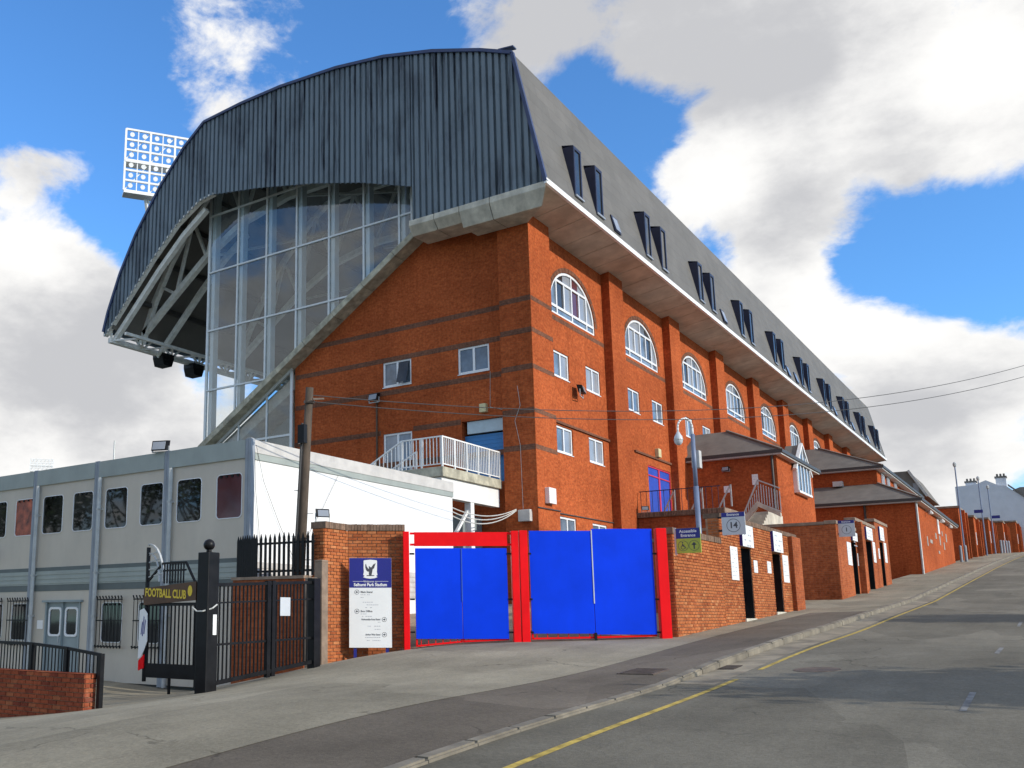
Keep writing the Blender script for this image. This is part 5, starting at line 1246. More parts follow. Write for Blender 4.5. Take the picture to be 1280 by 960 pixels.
mb = MB(); mb.prism([(46.95, 12.15, 4.55), (46.95, 11.45, 5.35), (46.95, 10.45, 4.75), (46.95, 10.45, 4.55), (46.95, 11.4, 5.1), (46.95, 12.0, 4.4)], (.2, 0, 0)); mb.build('stringer', M['concrete'], te)
mb = MB(); mb.bar((47, 12.1, 4.75), (47, 11.35, 6.35), .06); mb.bar((47, 11.35, 6.35), (47, 10.42, 5.9), .06); mb.bar((47, 11.35, 5.25), (47, 10.42, 4.8), .06); mb.build('stair_rail', M['galv'], te)
for k in range(9):
    y = 11.35 - k * .115; inst('baluster', BG, te, (47, y, 5.3 - k * .055))
for k in range(7):
    y = 12.05 - k * .1; b = inst('baluster', BG, te, (47, y, 4.35 + k * .13)); b.scale.z = .55 + k * .05
# black handrail on the terrace edge before the door
mb = MB(); mb.bar((44.9, 12.5, 5.95), (44.9, 16.3, 5.95), .04)
for k in range(14): mb.bar((44.9, 12.6 + k * .28, 4.92), (44.9, 12.6 + k * .28, 5.95), .02)
mb.build('edge_rail', M['darkblue'], te)
floodlight((44.75, 16.0, 4.94), (-1, -.3), 'small dark floodlight at the end of the raised terrace coping', s=.8, post=.1)
# ================================================================== annexes with hipped roofs
def hip(parent, x0, x1, y0, y1, ze, rz, ry, o=.35, ridge=None, mat='slate', wallback=True):
    """roof leaning on the stand: eaves at x0, x1, y0; ridge at y=ry from ridge[0] to ridge[1]"""
    a, b = ridge; mb = MB()
    E0, E1 = (x0 - o, y0 - o, ze), (x1 + o, y0 - o, ze); B0, B1 = (x0 - o, y1, ze), (x1 + o, y1, ze); R0, R1 = (a, ry, rz), (b, ry, rz)
    mb.face([E0, E1, R1, R0]); mb.face([B0, E0, R0, (a, y1, rz)] if ry < y1 else [B0, E0, R0]); mb.face([E1, B1, (b, y1, rz), R1] if ry < y1 else [E1, B1, R1])
    if ry < y1: mb.face([R0, R1, (b, y1, rz), (a, y1, rz)])
    r = mb.build('roof', M[mat], parent)
    g = MB(); g.box(x0 - o - .04, x1 + o + .04, y0 - o - .06, y0 - o + .02, ze - .14, ze + .03); g.box(x0 - o - .06, x0 - o + .02, y0 - o + .02, y1, ze - .14, ze + .03); g.build('gutter', M['fascia_d'], r)
    g = MB(); g.box(x0 - o + .02, x1 + o, y0 - o + .021, y0 - .001, ze - .22, ze - .142); g.box(x0 - o + .021, x0 - .001, y0, y1, ze - .221, ze - .143); g.build('eave_board', M['fascia'], r)
    for p, q in ((E0, R0), (R0, R1)):
        h = MB(); h.bar((p[0], p[1], p[2] + .04), (q[0], q[1], q[2] + .04), .16, .08); h.build('ridge_tile', M['slate'], r)
    return r
an = empty('annexe_building', (55, 13, 1), 'brick annexe with grey hipped roof and pointed dormer behind the turnstiles', 'building')
mb = MB(); mb.box(51.7, 60.2, 11.5, 16.38, .2, 8.3); mb.build('wall', M['brick'], an)
hip(an, 51.7, 60.2, 11.5, 16.39, 8.42, 10.25, 14.6, .35, (54.6, 58.6))
AF = ((0, 11.5), (1, 0), (0, -1)); ALF = ((51.7, 0), (0, 1), (-1, 0))
mb = MB(AF); mb.prism([(55.0, -.6, 8.0), (58.6, -.6, 8.0), (56.8, -.6, 9.45)], (0, .78, 0)); dg_ = mb.build('gable_dormer', M['slate'], an)
mb = MB(AF); mb.bar((54.85, .2, 7.85), (56.8, .2, 9.5), .12, .18, (0, 1, 0)); mb.bar((56.8, .2, 9.5), (58.8, .2, 7.85), .12, .18, (0, 1, 0)); mb.build('bargeboard', M['white'], dg_)
mb = MB(AF); mb.prism([(55.3, .19, 6.75), (58.3, .19, 6.75), (58.3, .19, 8.15), (56.8, .19, 9.35), (55.3, .19, 8.15)], (0, .02, 0)); mb.build('pane', M['win'], dg_)
mb = MB(AF)
for u in (55.3, 56.05, 56.8, 57.55, 58.3): mb.box(u - .06, u + .06, .215, .25, 6.7, 8.15 + (1.2 if u == 56.8 else .6 if u in (56.05, 57.55) else 0))
mb.box(55.2, 58.4, .0, .28, 6.62, 6.74); mb.box(55.2, 55.3, .0, .212, 6.75, 8.1); mb.box(58.3, 58.4, .0, .212, 6.75, 8.1); mb.build('frame', M['white'], dg_)
# downpipe, notices, wall lamps
mb = MB(); mb.path([(51.62, 11.7, 8.2), (51.62, 11.7, 1.0)], .06, 6); mb.build('downpipe', M['fascia_d'], an)
panel_sign('notice_board', ALF, 12.45, 12.75, 6.75, 7.3, 'signwhite', 'white notice on the shaded annexe wall near its downpipe', 'notice', None, rows=3, seed=31)
panel_sign('notice_board', ALF, 13.9, 14.2, 6.45, 6.8, 'signwhite', 'white notice on the shaded annexe wall above the stair rails', 'notice', None, rows=2, seed=32)
floodlight((51.55, 14.0, 7.55), (-1, 0), 'cream wall lamp high on the shaded annexe wall', s=.9, post=.05)
hc = empty('clubhouse_building', (80, 11, 3), 'long brick building with two tiers of grey hipped roof along the street', 'building')
mb = MB(); mb.box(70.0, 92.5, 7.5, 16.3, 1.0, 7.3); mb.build('wall', M['brick'], hc)
mb = MB(); mb.box(73.0, 94.0, 9.9, 16.31, 7.3, 10.0); mb.build('upper_wall', M['brick'], hc)
hip(hc, 70.0, 92.5, 7.5, 16.32, 7.42, 8.95, 9.88, .4, (73.0, 91))
hip(hc, 73.0, 94.0, 9.9, 16.33, 10.12, 12.3, 14.0, .45, (76.5, 91))
CF = ((0, 7.5), (1, 0), (0, -1)); CU = ((0, 9.9), (1, 0), (0, -1))
for u in (74.6, 77.0, 80.5): window(hc, ((0, 9.9), (1, 0), (0, -1)), u, u + 1.1, 8.95 + .1, 9.85, ('win', 'win_curtain'), depth=-.02)
for i, (u, z, w, h) in enumerate(((74.2, 4.7, .5, .9), (76.0, 5.0, 1.3, .35), (79.5, 5.5, .7, .6), (82.0, 5.2, .6, 1.0), (84.6, 5.0, .6, .8), (84.0, 6.0, .5, .5), (86.6, 5.7, .7, .9), (80.6, 4.5, .8, .3))):
    panel_sign('wall_plaque', CF, u, u + w, z, z + h * .7, 'plaque', ['narrow pale plaque by the corner of the clubhouse street wall', 'wide pale plaque on the clubhouse street wall', 'square pale plaque on the clubhouse street wall', 'tall pale plaque on the clubhouse street wall', 'upright pale plaque under a small one on the clubhouse wall', 'small pale plaque above an upright one on the clubhouse wall', 'pale plaque near the far end of the clubhouse wall', 'low pale plaque on the clubhouse street wall'][i], 'plaque', 'plaques on the clubhouse wall', rows=0)
mb = MB(CF); mb.box(81.5, 82.4, 0.002, .05, 6.0, 7.1); o = mb.build('wall_sign', M['signwhite']); tag(o, 'bright white sign under the clubhouse eave', 'sign')
for i, (u, lab) in enumerate(((74.8, 'wall lamp under the clubhouse eave nearest its corner'), (81.9, 'wall lamp above the bright white clubhouse sign'), (87.5, 'wall lamp under the clubhouse eave by the far plaque'))):
    r = empty('wall_lamp', (u, 7.3, 6.9), lab, 'wall lamp', 'lamps under the clubhouse eave')
    m = MB(CF); m.bar((u, 0, 7.05), (u, .3, 7.1), .05); m.build('arm', M['galv'], r); m = MB(CF); m.lathe((u, .32, 6.85), [(.04, .25), (.16, .1), (.18, 0), (.1, -.05)], 10); m.build('shade', M['fascia'], r)
mb = MB(); mb.path([(69.93, 10.4, 7.2), (69.93, 10.4, 2.5)], .07, 6); mb.build('downpipe', M['fascia_d'], hc)
mb = MB(); mb.path([(69.95, 7.45, 7.2), (69.95, 7.45, 2.6)], .07, 6); mb.build('downpipe', M['galv'], hc)
mb = MB(); mb.box(72.5, 72.99, 12.0, 12.6, 8.9, 9.25); mb.build('roof_vent', M['fascia'], hc)
mb = MB(); mb.box(69.95, 69.99, 11.8, 13.6, 4.9, 5.8); mb.build('blue_panel', M['darkblue'], hc)
# gabled roof farther up
ga = empty('gabled_building', (100, 12, 5), 'small gabled building with grey roof past the clubhouse', 'building')
mb = MB(); mb.box(95.0, 104, 9.6, 16, 4, 10.3); mb.build('wall', M['brick'], ga)
mb = MB(); mb.prism([(94.6, 9.2, 10.3), (94.6, 10.4, 12.5), (94.6, 16, 12.5), (94.6, 16, 10.3)], (9.8, 0, 0)); mb.build('roof', M['slate'], ga)
mb = MB(); mb.bar((94.5, 9.15, 10.2), (94.5, 10.4, 12.55), .15, .2); mb.build('bargeboard', M['fascia'], ga)
mb = MB(); mb.box(94.55, 94.6, 9.75, 10.15, 10.6, 11.4); mb.build('window', M['win_curtain'], ga)
# far turnstile blocks stepping up the hill
for k, (xa, xb, yf, h, lab) in enumerate(((98.5, 106, 7.35, 4.4, 'far brick block with dark coping just past the clubhouse'), (107.5, 116, 6.9, 3.6, 'far brick turnstile pier block second past the clubhouse'), (117.5, 127, 6.3, 3.4, 'far brick turnstile block third past the clubhouse'), (129, 139, 5.6, 3.3, 'far brick turnstile block fourth past the clubhouse'), (141, 160, 4.8, 3.6, 'last brick block at the top of the street'))):
    fb = empty('brick_block', (xa, yf, H(xa, yf)), lab, 'turnstile block', 'far brick blocks up the street')
    z = H(xa, yf); fr = ((0, yf), (1, 0), (0, -1)); top = z + h + .2
    mb = MB(fr); hs = [(xa + 1.2 + 2.7 * j, xa + 2.2 + 2.7 * j, z - .3, z + 2.4) for j in range(int((xb - xa) / 2.8))]
    wall_holes(mb, xa, xb, z - .5, top, hs, depth=.35); mb.build('front_wall', M['brick'], fb)
    mb = MB(); mb.box(xa + .005, xb, yf + .36, yf + 6, z - .5, top - .01); mb.build('block_body', M['brick'], fb)
    mb = MB(); mb.box(xa, xa + .02, yf + .002, yf + .36, z - .5, top - .005); mb.build('side_wall', M['brick'], fb)
    mb = MB(); mb.box(xa - .08, xb + .05, yf - .08, yf + 6.02, top, top + .18); mb.build('coping', M['coping'], fb)
    for j, h_ in enumerate(hs):
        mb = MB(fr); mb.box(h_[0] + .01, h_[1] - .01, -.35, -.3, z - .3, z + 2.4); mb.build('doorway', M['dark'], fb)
        mb = MB(fr); mb.box(h_[0] - .5, h_[0] - .12, .0, .04, z + 1.2, z + 2.4); mb.build('notice', M['signwhite'], fb)
        mb = MB(fr); mb.box(h_[1] + .1, h_[1] + .55, .0, .28, z - .3, top - .02); mb.build('pier', M['brick'], fb)
    if k == 0:
        mb = MB(); mb.box(xa - .02, xa, yf + .1, yf + 5.8, z + 3.05, z + 3.2); mb.build('string_course', M['fascia_d'], fb)
# bollards
def bollard(x, y, label, mat='steelblue'):
    mb = MB(); z = H(x, y); mb.lathe((x, y, z - .1), [(.11, 0), (.11, 1.35), (.09, 1.44), (.03, 1.48)], 10); o = mb.build('bollard', M[mat], smooth=False); tag(o, label, 'bollard', 'steel bollards by the clubhouse wall'); return o
bollard(93.6, 7.15, 'grey steel bollard near the far end of the clubhouse wall'); bollard(94.2, 6.85, 'grey steel bollard near the far end of the clubhouse wall')
for k in range(4): bollard(120 + k * 2.6, 5.55 - k * .12, 'pale bollard on the pavement by the far brick blocks', 'steelblue')
# far lamp posts and flag signs
for k, (x, y, h, lab) in enumerate(((96.8, 7.1, 8.2, 'tall thin grey lamp post at the far brick block'), (112, 6.4, 7.5, 'thin grey lamp post before the white house, second up the street'), (118, 6.0, 6.8, 'thin pale lamp post before the white house, third up the street'))):
    r = empty('lamp_post', (x, y, H(x, y)), lab, 'lamp post', 'far lamp posts'); z = H(x, y)
    mb = MB(); mb.tube((x, y, z), (x, y, z + h), .07, .05, 8); mb.build('post', M['lampblue'], r)
    mb = MB(); mb.lathe((x, y, z + h), [(.05, -.1), (.13, 0), (.15, .2), (.06, .35)], 8); mb.build('lantern', M['galv'], r)
for k, (x, y, z, lab) in enumerate(((106.5, 6.1, 9.6, 'small blue hanging sign on the second far block'), (117, 5.3, 9.9, 'small blue hanging sign on the third far block'))):
    mb = MB(); mb.box(x, x + .05, y - .1, y + .6, z, z + .3); o = mb.build('hanging_sign', M['navy']); tag(o, lab, 'sign', 'blue hanging signs up the street')
# white house on the skyline
wh = empty('white_house', (155, 8, 9), 'pale rendered house with chimneys on the skyline up the street', 'house')
mb = MB(); mb.prism([(150, 11.25, 7), (150, 11.25, 17.2), (150, 9.0, 17.3), (150, 7.74, 17.8), (150, 6.4, 17.0), (150, 5.65, 16.9), (150, 3.2, 14.6), (150, -2.0, 11.5), (150, -2, 7)], (9, 0, 0)); mb.build('wall', M['render'], wh)
for y0, y1, z0, z1 in ((5.55, 6.7, 16.2, 18.1), (8.9, 10.1, 17.0, 17.75)):
    mb = MB(); mb.box(151, 152.2, y0, y1, z0, z1); ch = mb.build('chimney', M['render'], wh)
    mb = MB(); mb.box(150.9, 152.3, y0 - .1, y1 + .1, z1, z1 + .2); mb.build('chimney_cap', M['slate'], ch)
    for q in range(3):
        mb = MB(); mb.lathe((151.6, y0 + .2 + q * (y1 - y0 - .4) / 2, z1 + .2), [(.14, 0), (.11, .4)], 8); mb.build('chimney_pot', M['slate'], ch)
mb = MB(); mb.prism([(149.8, 5.4, 17.1), (149.8, 3.0, 14.75), (149.8, -2.3, 11.65), (149.8, -2.3, 11.4), (149.8, 3.0, 14.5), (149.8, 5.4, 16.85)], (.5, 0, 0)); mb.build('verge', M['slate'], wh)
dh = empty('terraced_house', (162, 3, 9), 'dark slate roofed house beside the pale rendered house', 'house')
mb = MB(); mb.prism([(162, 8, 8), (162, 8, 16.5), (162, 4.5, 17.9), (162, -6, 17.9), (162, -6, 8)], (10, 0, 0)); mb.build('roof', M['slate'], dh)
lh = empty('low_house', (140, 14, 8), 'low grey house with white window left of the pale rendered house', 'house')
mb = MB(); mb.box(140, 150, 10.6, 20, 6, 12.6); mb.build('wall', M['slate'], lh)
mb = MB(); mb.prism([(139.6, 10.2, 12.6), (139.6, 20, 12.6), (139.6, 20, 13.7), (139.6, 10.4, 13.5)], (10.6, 0, 0)); mb.build('roof', M['slate'], lh)
mb = MB(); mb.box(139.93, 139.99, 10.8, 11.9, 11.2, 12.5); mb.build('window_frame', M['white'], lh)
mb = MB(); mb.box(139.88, 139.92, 10.95, 11.5, 11.4, 12.3); mb.build('pane', M['win_dark'], lh)

# ================================================================== LEFT: yard gates, low wall, fence
# low brick wall with railing
lw = empty('low_wall', (10.15, 13.5, -1.6), 'low dark red brick wall under a black railing by the cabin yard', 'wall')
LX, LY0, LY1 = 10.15, 13.10, 19.0; LT = -.93
mb = MB(); mb.box(LX + .02, LX + .24, LY0 + .02, LY1, -2.4, LT - .003); mb.build('wall_core', M['mortar'], lw)
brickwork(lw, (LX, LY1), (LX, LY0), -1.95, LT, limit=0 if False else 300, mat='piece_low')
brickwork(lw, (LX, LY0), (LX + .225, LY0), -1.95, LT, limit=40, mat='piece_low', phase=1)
mb = MB(); y = LY0
while y < LY1: mb.box(LX - .004, LX + .24, y + .003, y + .22, LT, LT + .006); y += .225
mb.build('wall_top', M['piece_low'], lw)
rl = empty('yard_railing', (10.3, 13.2, -1.5), 'black steel railing standing along the low brick wall', 'railing')
RT = [(13.0, -.62), (13.9, -.53), (14.9, -.47), (19.0, -.42)]
mb = MB()
for p, q in zip(RT[:-1], RT[1:]): mb.bar((10.36, p[0], p[1]), (10.36, q[0], q[1]), .05)
mb.build('rail', M['black'], rl); mb = MB(); mb.bar((10.36, 13.0, -1.0), (10.36, 19, -.92), .035); mb.build('rail', M['black'], rl)
def rtz(y): return float(np.interp(y, [a for a, b in RT], [b for a, b in RT]))
for y, b in ((12.98, -1.55), (13.9, -.95), (14.9, -.95), (16.2, -.95), (17.5, -.95)):
    mb = MB(); mb.box(10.32, 10.40, y - .04, y + .04, b, rtz(y) + .02); mb.build('post', M['black'], rl)
y = 13.08
while y < 18.6:
    mb = MB(); mb.box(10.352, 10.368, y - .008, y + .008, -.99, rtz(y)); mb.build('baluster', M['black'], rl); y += .095
# black post with ball
px, py = 12.38, 12.58
gpz = H(px, py)
gp = empty('gate_pillar', (px, py, gpz), 'square black steel gate pillar topped by a ball', 'gate post')
mb = MB(); mb.box(px - .14, px + .14, py - .14, py + .14, gpz - .2, 1.16); mb.build('shaft', M['black'], gp, bevel=.012)
mb = MB(); mb.lathe((px, py, 1.16), [(.05, 0), (.05, .04)] + [(.105 * math.sin(math.radians(a)) + .001, .14 - .105 * math.cos(math.radians(a))) for a in range(20, 181, 20)], 16); mb.build('ball', M['black'], gp, smooth=True)
# rope and notice on the pillar
mb = MB(); mb.path([(px - .16, py + .22, .17), (px - .17, py + .1, .10), (px - .17, py - .05, .10), (px - .05, py - .17, .15), (px + .08, py - .16, .22)], .014, 6); o = mb.build('rope_tie', M['wirew']); tag(o, 'pale rope tied round the black ball-topped gate pillar', 'rope')
mb = MB(); mb.box(px + .0, px + .09, py - .15, py - .142, -.32, .04); o = mb.build('notice', M['signwhite']); tag(o, 'slim white notice on the black ball-topped gate pillar', 'notice')
# opened leaf with FOOTBALL CLUB board (runs back from the pillar)
LF = ((12.35, 0), (0, 1), (-1, 0))
gl = empty('gate_leaf', (12.35, 13.5, -1.3), 'open black gate leaf carrying the gold lettered FOOTBALL CLUB board', 'gate')
a, b = 12.78, 14.22
mb = MB(LF)
mb.box(a, a + .05, -.03, .03, -1.25, .62); mb.box(b - .05, b, -.03, .03, -1.2, 1.32); mb.box(a + .05, b - .05, -.025, .025, -1.12, -.86); mb.box(a + .05, b - .05, -.02, .02, .20, .26); mb.build('frame', M['black'], gl)
for k in range(13):
    u = a + .10 + k * (b - a - .2) / 12; m = MB(LF); m.box(u - .011, u + .011, -.011, .011, -.86, .22); m.build('bar', M['galv' if k % 1 else 'black'], gl)
mb = MB(LF); mb.prism([(a + .02, .03, .30), (b, .03, .22), (b, .03, .54), (a + .02, .03, .64)], (0, .03, 0)); bo = mb.build('name_board', M['rustbrown'], gl)
mb = MB(LF)
vs, fs = text_mesh('FOOTBALL CLUB', .215, 'CENTER', .007, .68)
mb.v = [mb.P(((a + b) / 2 + .115 - x, .066, .425 + y + (a + b) / 2 * 0 - (-x) * -.055)) for x, y in vs]; mb.f = fs; mb.build('lettering', M['gold'], bo)
mb = MB(LF)
for t in range(16):
    c_ = (a + .17, .47); t0, t1_ = 2 * math.pi * t / 16, 2 * math.pi * (t + 1) / 16
    mb.face([(c_[0], .066, c_[1]), (c_[0] + .06 * math.cos(t0), .066, c_[1] + .10 * math.sin(t0)), (c_[0] + .06 * math.cos(t1_), .066, c_[1] + .10 * math.sin(t1_))])
mb.build('roundel', M['gold'], bo)
# top scrollwork: quarter arch and cresting
mb = MB(LF); pts = [(b - .03, 0, 1.36)]
for t in range(0, 91, 15): pts.append((b - .05 - .42 * math.sin(math.radians(t)), 0, .66 + .72 * math.cos(math.radians(t))))
for p, q in zip(pts[:-1], pts[1:]): mb.bar(p, q, .045, .025)
pts2 = [(b - .05 - .30 * math.sin(math.radians(t)), 0, .66 + .55 * math.cos(math.radians(t))) for t in range(0, 91, 15)]
for p, q in zip(pts2[:-1], pts2[1:]): mb.bar(p, q, .03, .02)
for k in range(4): mb.bar((b - .05, 0, .75 + k * .14), (b - .05 - .38 * math.sin(math.acos(min(1, (.09 + k * .14 + .06) / .72))), 0, .81 + k * .14), .02)
mb.build('scroll', M['galv'], gl)
for k in range(8):
    u = a + .42 + k * .075; m = MB(LF); m.box(u - .011, u + .011, -.011, .011, .62, 1.0); m.build('crest_bar', M['black'], gl)
mb = MB(LF); mb.bar((a + .36, 0, 1.0), (a + 1.0, 0, 1.0), .035); mb.bar((a + .36, 0, .86), (a + 1.02, 0, .86), .03); mb.bar((a + .36, 0, 1.0), (a + .10, 0, .62), .035); mb.bar((a + 1.0, 0, 1.0), (b - .06, 0, .68), .035); mb.build('cresting', M['black'], gl)
mb = MB(LF); mb.box(a + .7, a + .74, -.02, .02, -1.4, -1.12); mb.build('drop_bolt', M['black'], gl)
# club banner fixed to the free end
mb = MB(LF); mb.prism([(b + .02, .05, -.75), (b + .10, .05, -.78), (b + .10, .05, .12), (b - .02, .05, .16), (b - .12, .05, .06), (b - .14, .05, -.45), (b - .06, .05, -.62)], (0, .012, 0)); o = mb.build('banner', M['signwhite']); tag(o, 'white banner with purple swirl on the free end of the open gate leaf', 'banner')
mb = MB(LF); 
for k, (u, z0, z1) in enumerate(((b - .06, -.32, -.04), (b - .02, -.36, .02), (b + .02, -.33, -.08))): mb.prism([(u, .064, z0), (u + .022, .064, z0), (u - .01, .064, z1), (u - .028, .064, z1 - .03)], (0, .002, 0))
mb.build('swirl', M['navy'], o)
mb = MB(LF); mb.prism([(b + .10, .03, -1.0), (b - .05, .03, -.95), (b - .05, .03, -.70), (b + .10, .03, -.82)], (0, .02, 0)); mb.build('red_foot', M['red'], o)
# fixed black gate from the pillar to the concrete posts
FF = ((0, 12.55), (1, 0), (0, -1))
fg = empty('yard_gate', (14, 12.55, -1.2), 'closed black barred double gate between ball-topped pillar and concrete posts', 'gate')
def ftop(x): return .58 + (x - 12.6) * .045
def fbot(x): return H(x, 12.55) + .10
mb = MB(FF); mb.bar((12.55, 0, ftop(12.55)), (15.3, 0, ftop(15.3)), .06); mb.bar((12.55, 0, fbot(12.6) + .03), (15.3, 0, fbot(15.3) + .03), .07); mb.bar((12.55, 0, -.5), (15.3, 0, -.42), .04); mb.bar((12.55, 0, .25), (15.3, 0, .36), .03)
for x in (13.98, 14.12): mb.box(x - .05, x + .05, -.04, .04, fbot(x) - .06, ftop(x) + .05)
mb.box(15.3, 15.5, -.09, .09, fbot(15.4) - .3, ftop(15.4) + .08); mb.build('frame', M['black'], fg)
x = 12.66
while x < 15.25:
    if not 13.9 < x < 14.2:
        m = MB(FF); m.box(x - .012, x + .012, -.012, .012, fbot(x), ftop(x)); m.build('bar', M['black'], fg)
    x += .105
mb = MB(FF); mb.box(14.32, 14.62, .015, .025, .02, .38); o = mb.build('notice', M['signgrey']); tag(o, 'pale notice tied to the bars of the closed black gate', 'notice')
for i, (x, y, z0, z1, w) in enumerate(((16.12, 13.22, -1.3, .85, .10), (16.38, 13.15, -1.3, 1.24, .11))):
    mb = MB(); mb.box(x - w, x + w, y - w, y + w, z0, z1 - .06); mb.prism([(x - w, y - w, z1 - .06), (x + w, y - w, z1 - .06), (x + w, y + w, z1 - .06), (x - w, y + w, z1 - .06)], (0, 0, .05)); o = mb.build('concrete_post', M['coping'], bevel=.012)
    tag(o, ('shorter' if i == 0 else 'taller') + ' pale concrete post beside the cranked brick wall', 'post', 'concrete posts by the brick wall')
# boundary wall and palisade between the cranked wall and the cabins
bw = empty('boundary_wall', (16.9, 15, -1.4), 'shaded red brick boundary wall behind the black yard gate', 'wall')
mb = MB(); mb.box(16.72, 17.0, 13.92, 16.15, -1.9, .86); mb.build('brick_face', M['brick_old'], bw)
mb = MB(); mb.box(16.68, 17.04, 13.9, 16.18, .861, .93); mb.build('coping', M['coping'], bw)
pf = empty('palisade_fence', (16.9, 15, .95), 'black spiked palisade fence on the shaded boundary wall', 'fence')
mb = MB(); mb.bar((16.88, 13.75, 1.70), (16.88, 16.12, 1.72), .05); mb.build('rail', M['black'], pf); mb = MB(); mb.bar((16.88, 13.75, 1.05), (16.88, 16.12, 1.06), .05); mb.build('rail', M['black'], pf)
k = 0; y = 13.78
while y < 16.12:
    mb = MB(); z1 = 1.92 + random.uniform(-.02, .02); mb.prism([(16.84, y - .035, .93), (16.84, y + .035, .93), (16.84, y + .035, z1 - .1), (16.84, y, z1 + .02), (16.84, y - .035, z1 - .1)], (.02, 0, 0)); mb.build('pale', M['black'], pf); y += .145 if y < 15.4 else .075
# telegraph pole and its cables
tp_ = empty('telegraph_pole', (17.75, 15.05, -1.5), 'weathered leaning wooden telegraph pole in front of the white wall', 'telegraph pole')
mb = MB(); mb.tube((17.82, 15.12, -1.6), (17.30, 14.28, 5.48), .135, .095, 12); mb.build('shaft', M['pole'], tp_, smooth=True)
mb = MB(); mb.tube((17.33, 14.31, 5.1), (17.325, 14.305, 5.16), .135, .135, 10); mb.bar((17.2, 14.1, 5.15), (17.5, 14.0, 5.2), .04); mb.build('bracket', M['iron'], tp_)
mb = MB(); mb.path([(17.2, 14.42, 4.6), (17.28, 14.55, 3.4), (17.4, 14.75, 1.8), (17.5, 14.9, .2)], .03, 6); mb.build('cable_riser', M['wire'], tp_)
mb = MB(); mb.box(17.12, 17.24, 14.3, 14.5, 4.1, 4.55); mb.build('junction_box', M['black'], tp_)
for j in range(6):
    z = .8 + j * .55; f_ = (z + 1.6) / 7.08; c_ = Vector((17.82, 15.12, 0)).lerp(Vector((17.30, 14.28, 0)), f_); m = MB(); s_ = 1 if j % 2 else -1; m.bar((c_.x, c_.y, z), (c_.x + .25 * .6 * s_, c_.y - .25 * .8 * s_, z), .02); m.build('step_peg', M['galv'], tp_)
def cable(name, p, q, sag, r, mat, label, n=24, group=None):
    p, q = Vector(p), Vector(q); pts = []
    for i in range(n + 1):
        t = i / n; c_ = p.lerp(q, t); c_.z -= sag * 4 * t * (1 - t); pts.append(tuple(c_))
    mb = MB(); mb.path(pts, r, 5); o = mb.build(name, M[mat]); tag(o, label, 'cable', group); return o
cable('overhead_cable', (17.32, 14.3, 5.30), (56, -2.2, 12.9), 1.55, .012, 'wire', 'upper overhead cable from the telegraph pole across the brick front', 40, 'overhead cables')
cable('overhead_cable', (17.32, 14.3, 5.14), (56, -2.2, 12.35), 1.55, .012, 'wire', 'lower overhead cable from the telegraph pole across the brick front', 40, 'overhead cables')
for k in range(3): cable('service_cable', (27.25, 16.3, 3.6 - k * .14), (33.1, 16.9, 4.1 - .03 * k), .28 + k * .05, .02, 'wirew', 'pale cable sagging from the white cabin wall to the brick corner', 12, 'pale cables to the brick corner')
# wall-mounted things on the stand
def wall_box(fr, u0, u1, z0, z1, d, mat, name, label, cat):
    mb = MB(fr); mb.box(u0, u1, .002, d, z0, z1); o = mb.build(name, M[mat], bevel=.015); tag(o, label, cat); return o
PFc = ((0, 16.0), (1, 0), (0, -1)); PEn = ((33.15, 0), (0, 1), (-1, 0))
wall_box(PFc, 33.78, 34.4, 4.33, 4.95, .2, 'signwhite', 'alarm_box', 'white box high on the corner pilaster above the wall cable', 'alarm box')
wall_box(PEn, 16.25, 16.75, 3.6, 4.05, .22, 'fascia', 'junction_box', 'grey junction box on the shaded corner pilaster where cables meet', 'junction box')
wall_box(END, 18.25, 18.55, 8.2, 8.55, .22, 'cream', 'alarm_box', 'cream bell box above the blue roller shutter', 'alarm box')
wall_box(FAC, 47.75, 48.15, 8.06, 8.5, .2, 'cream', 'wall_lamp', 'cream wall lamp above the blue and red double door', 'wall lamp')
mb = MB(PFc); mb.path([(33.1, .03, 4.12), (35.1, .03, 4.14)], .03, 5); mb.path([(35.12, -.37, 4.14), (41.6, -.37, 4.2)], .03, 5); o = mb.build('wall_cable', M['wire']); tag(o, 'dark cable pinned along the lit brick wall above ground-floor windows', 'cable')
mb = MB(PEn); mb.path([(16.7, .02, 9.0), (16.6, .02, 8.2), (16.85, .02, 7.6), (16.65, .02, 6.6), (16.62, .02, 4.1)], .008, 5); o = mb.build('wall_cable', M['wirew']); tag(o, 'thin pale cable straggling down the shaded corner pilaster', 'cable')
mb = MB(END); mb.path([(18.1, .02, 9.9), (18.15, .02, 8.4), (17.5, .02, 8.2)], .008, 5); o = mb.build('wall_cable', M['wirew']); tag(o, 'thin pale cable from the end window down to the cream bell box', 'cable')
r = floodlight((33.5 - .25, 23.75, 9.3), (-1, 0), 'floodlight on a rust red conduit on the shaded end wall', s=1.2, post=.12)
mb = MB(END); mb.tube((23.75, .1, 5.5), (23.75, .1, 9.35), .045, n=6); mb.bar((23.75, .0, 9.35), (23.75, .3, 9.35), .06); mb.build('conduit', M['rustbrown'], r)
floodlight((38.0, 16.1, 9.35), (.2, -1), 'dark floodlight on the lit brick wall between the small windows', s=1.3, post=.2)
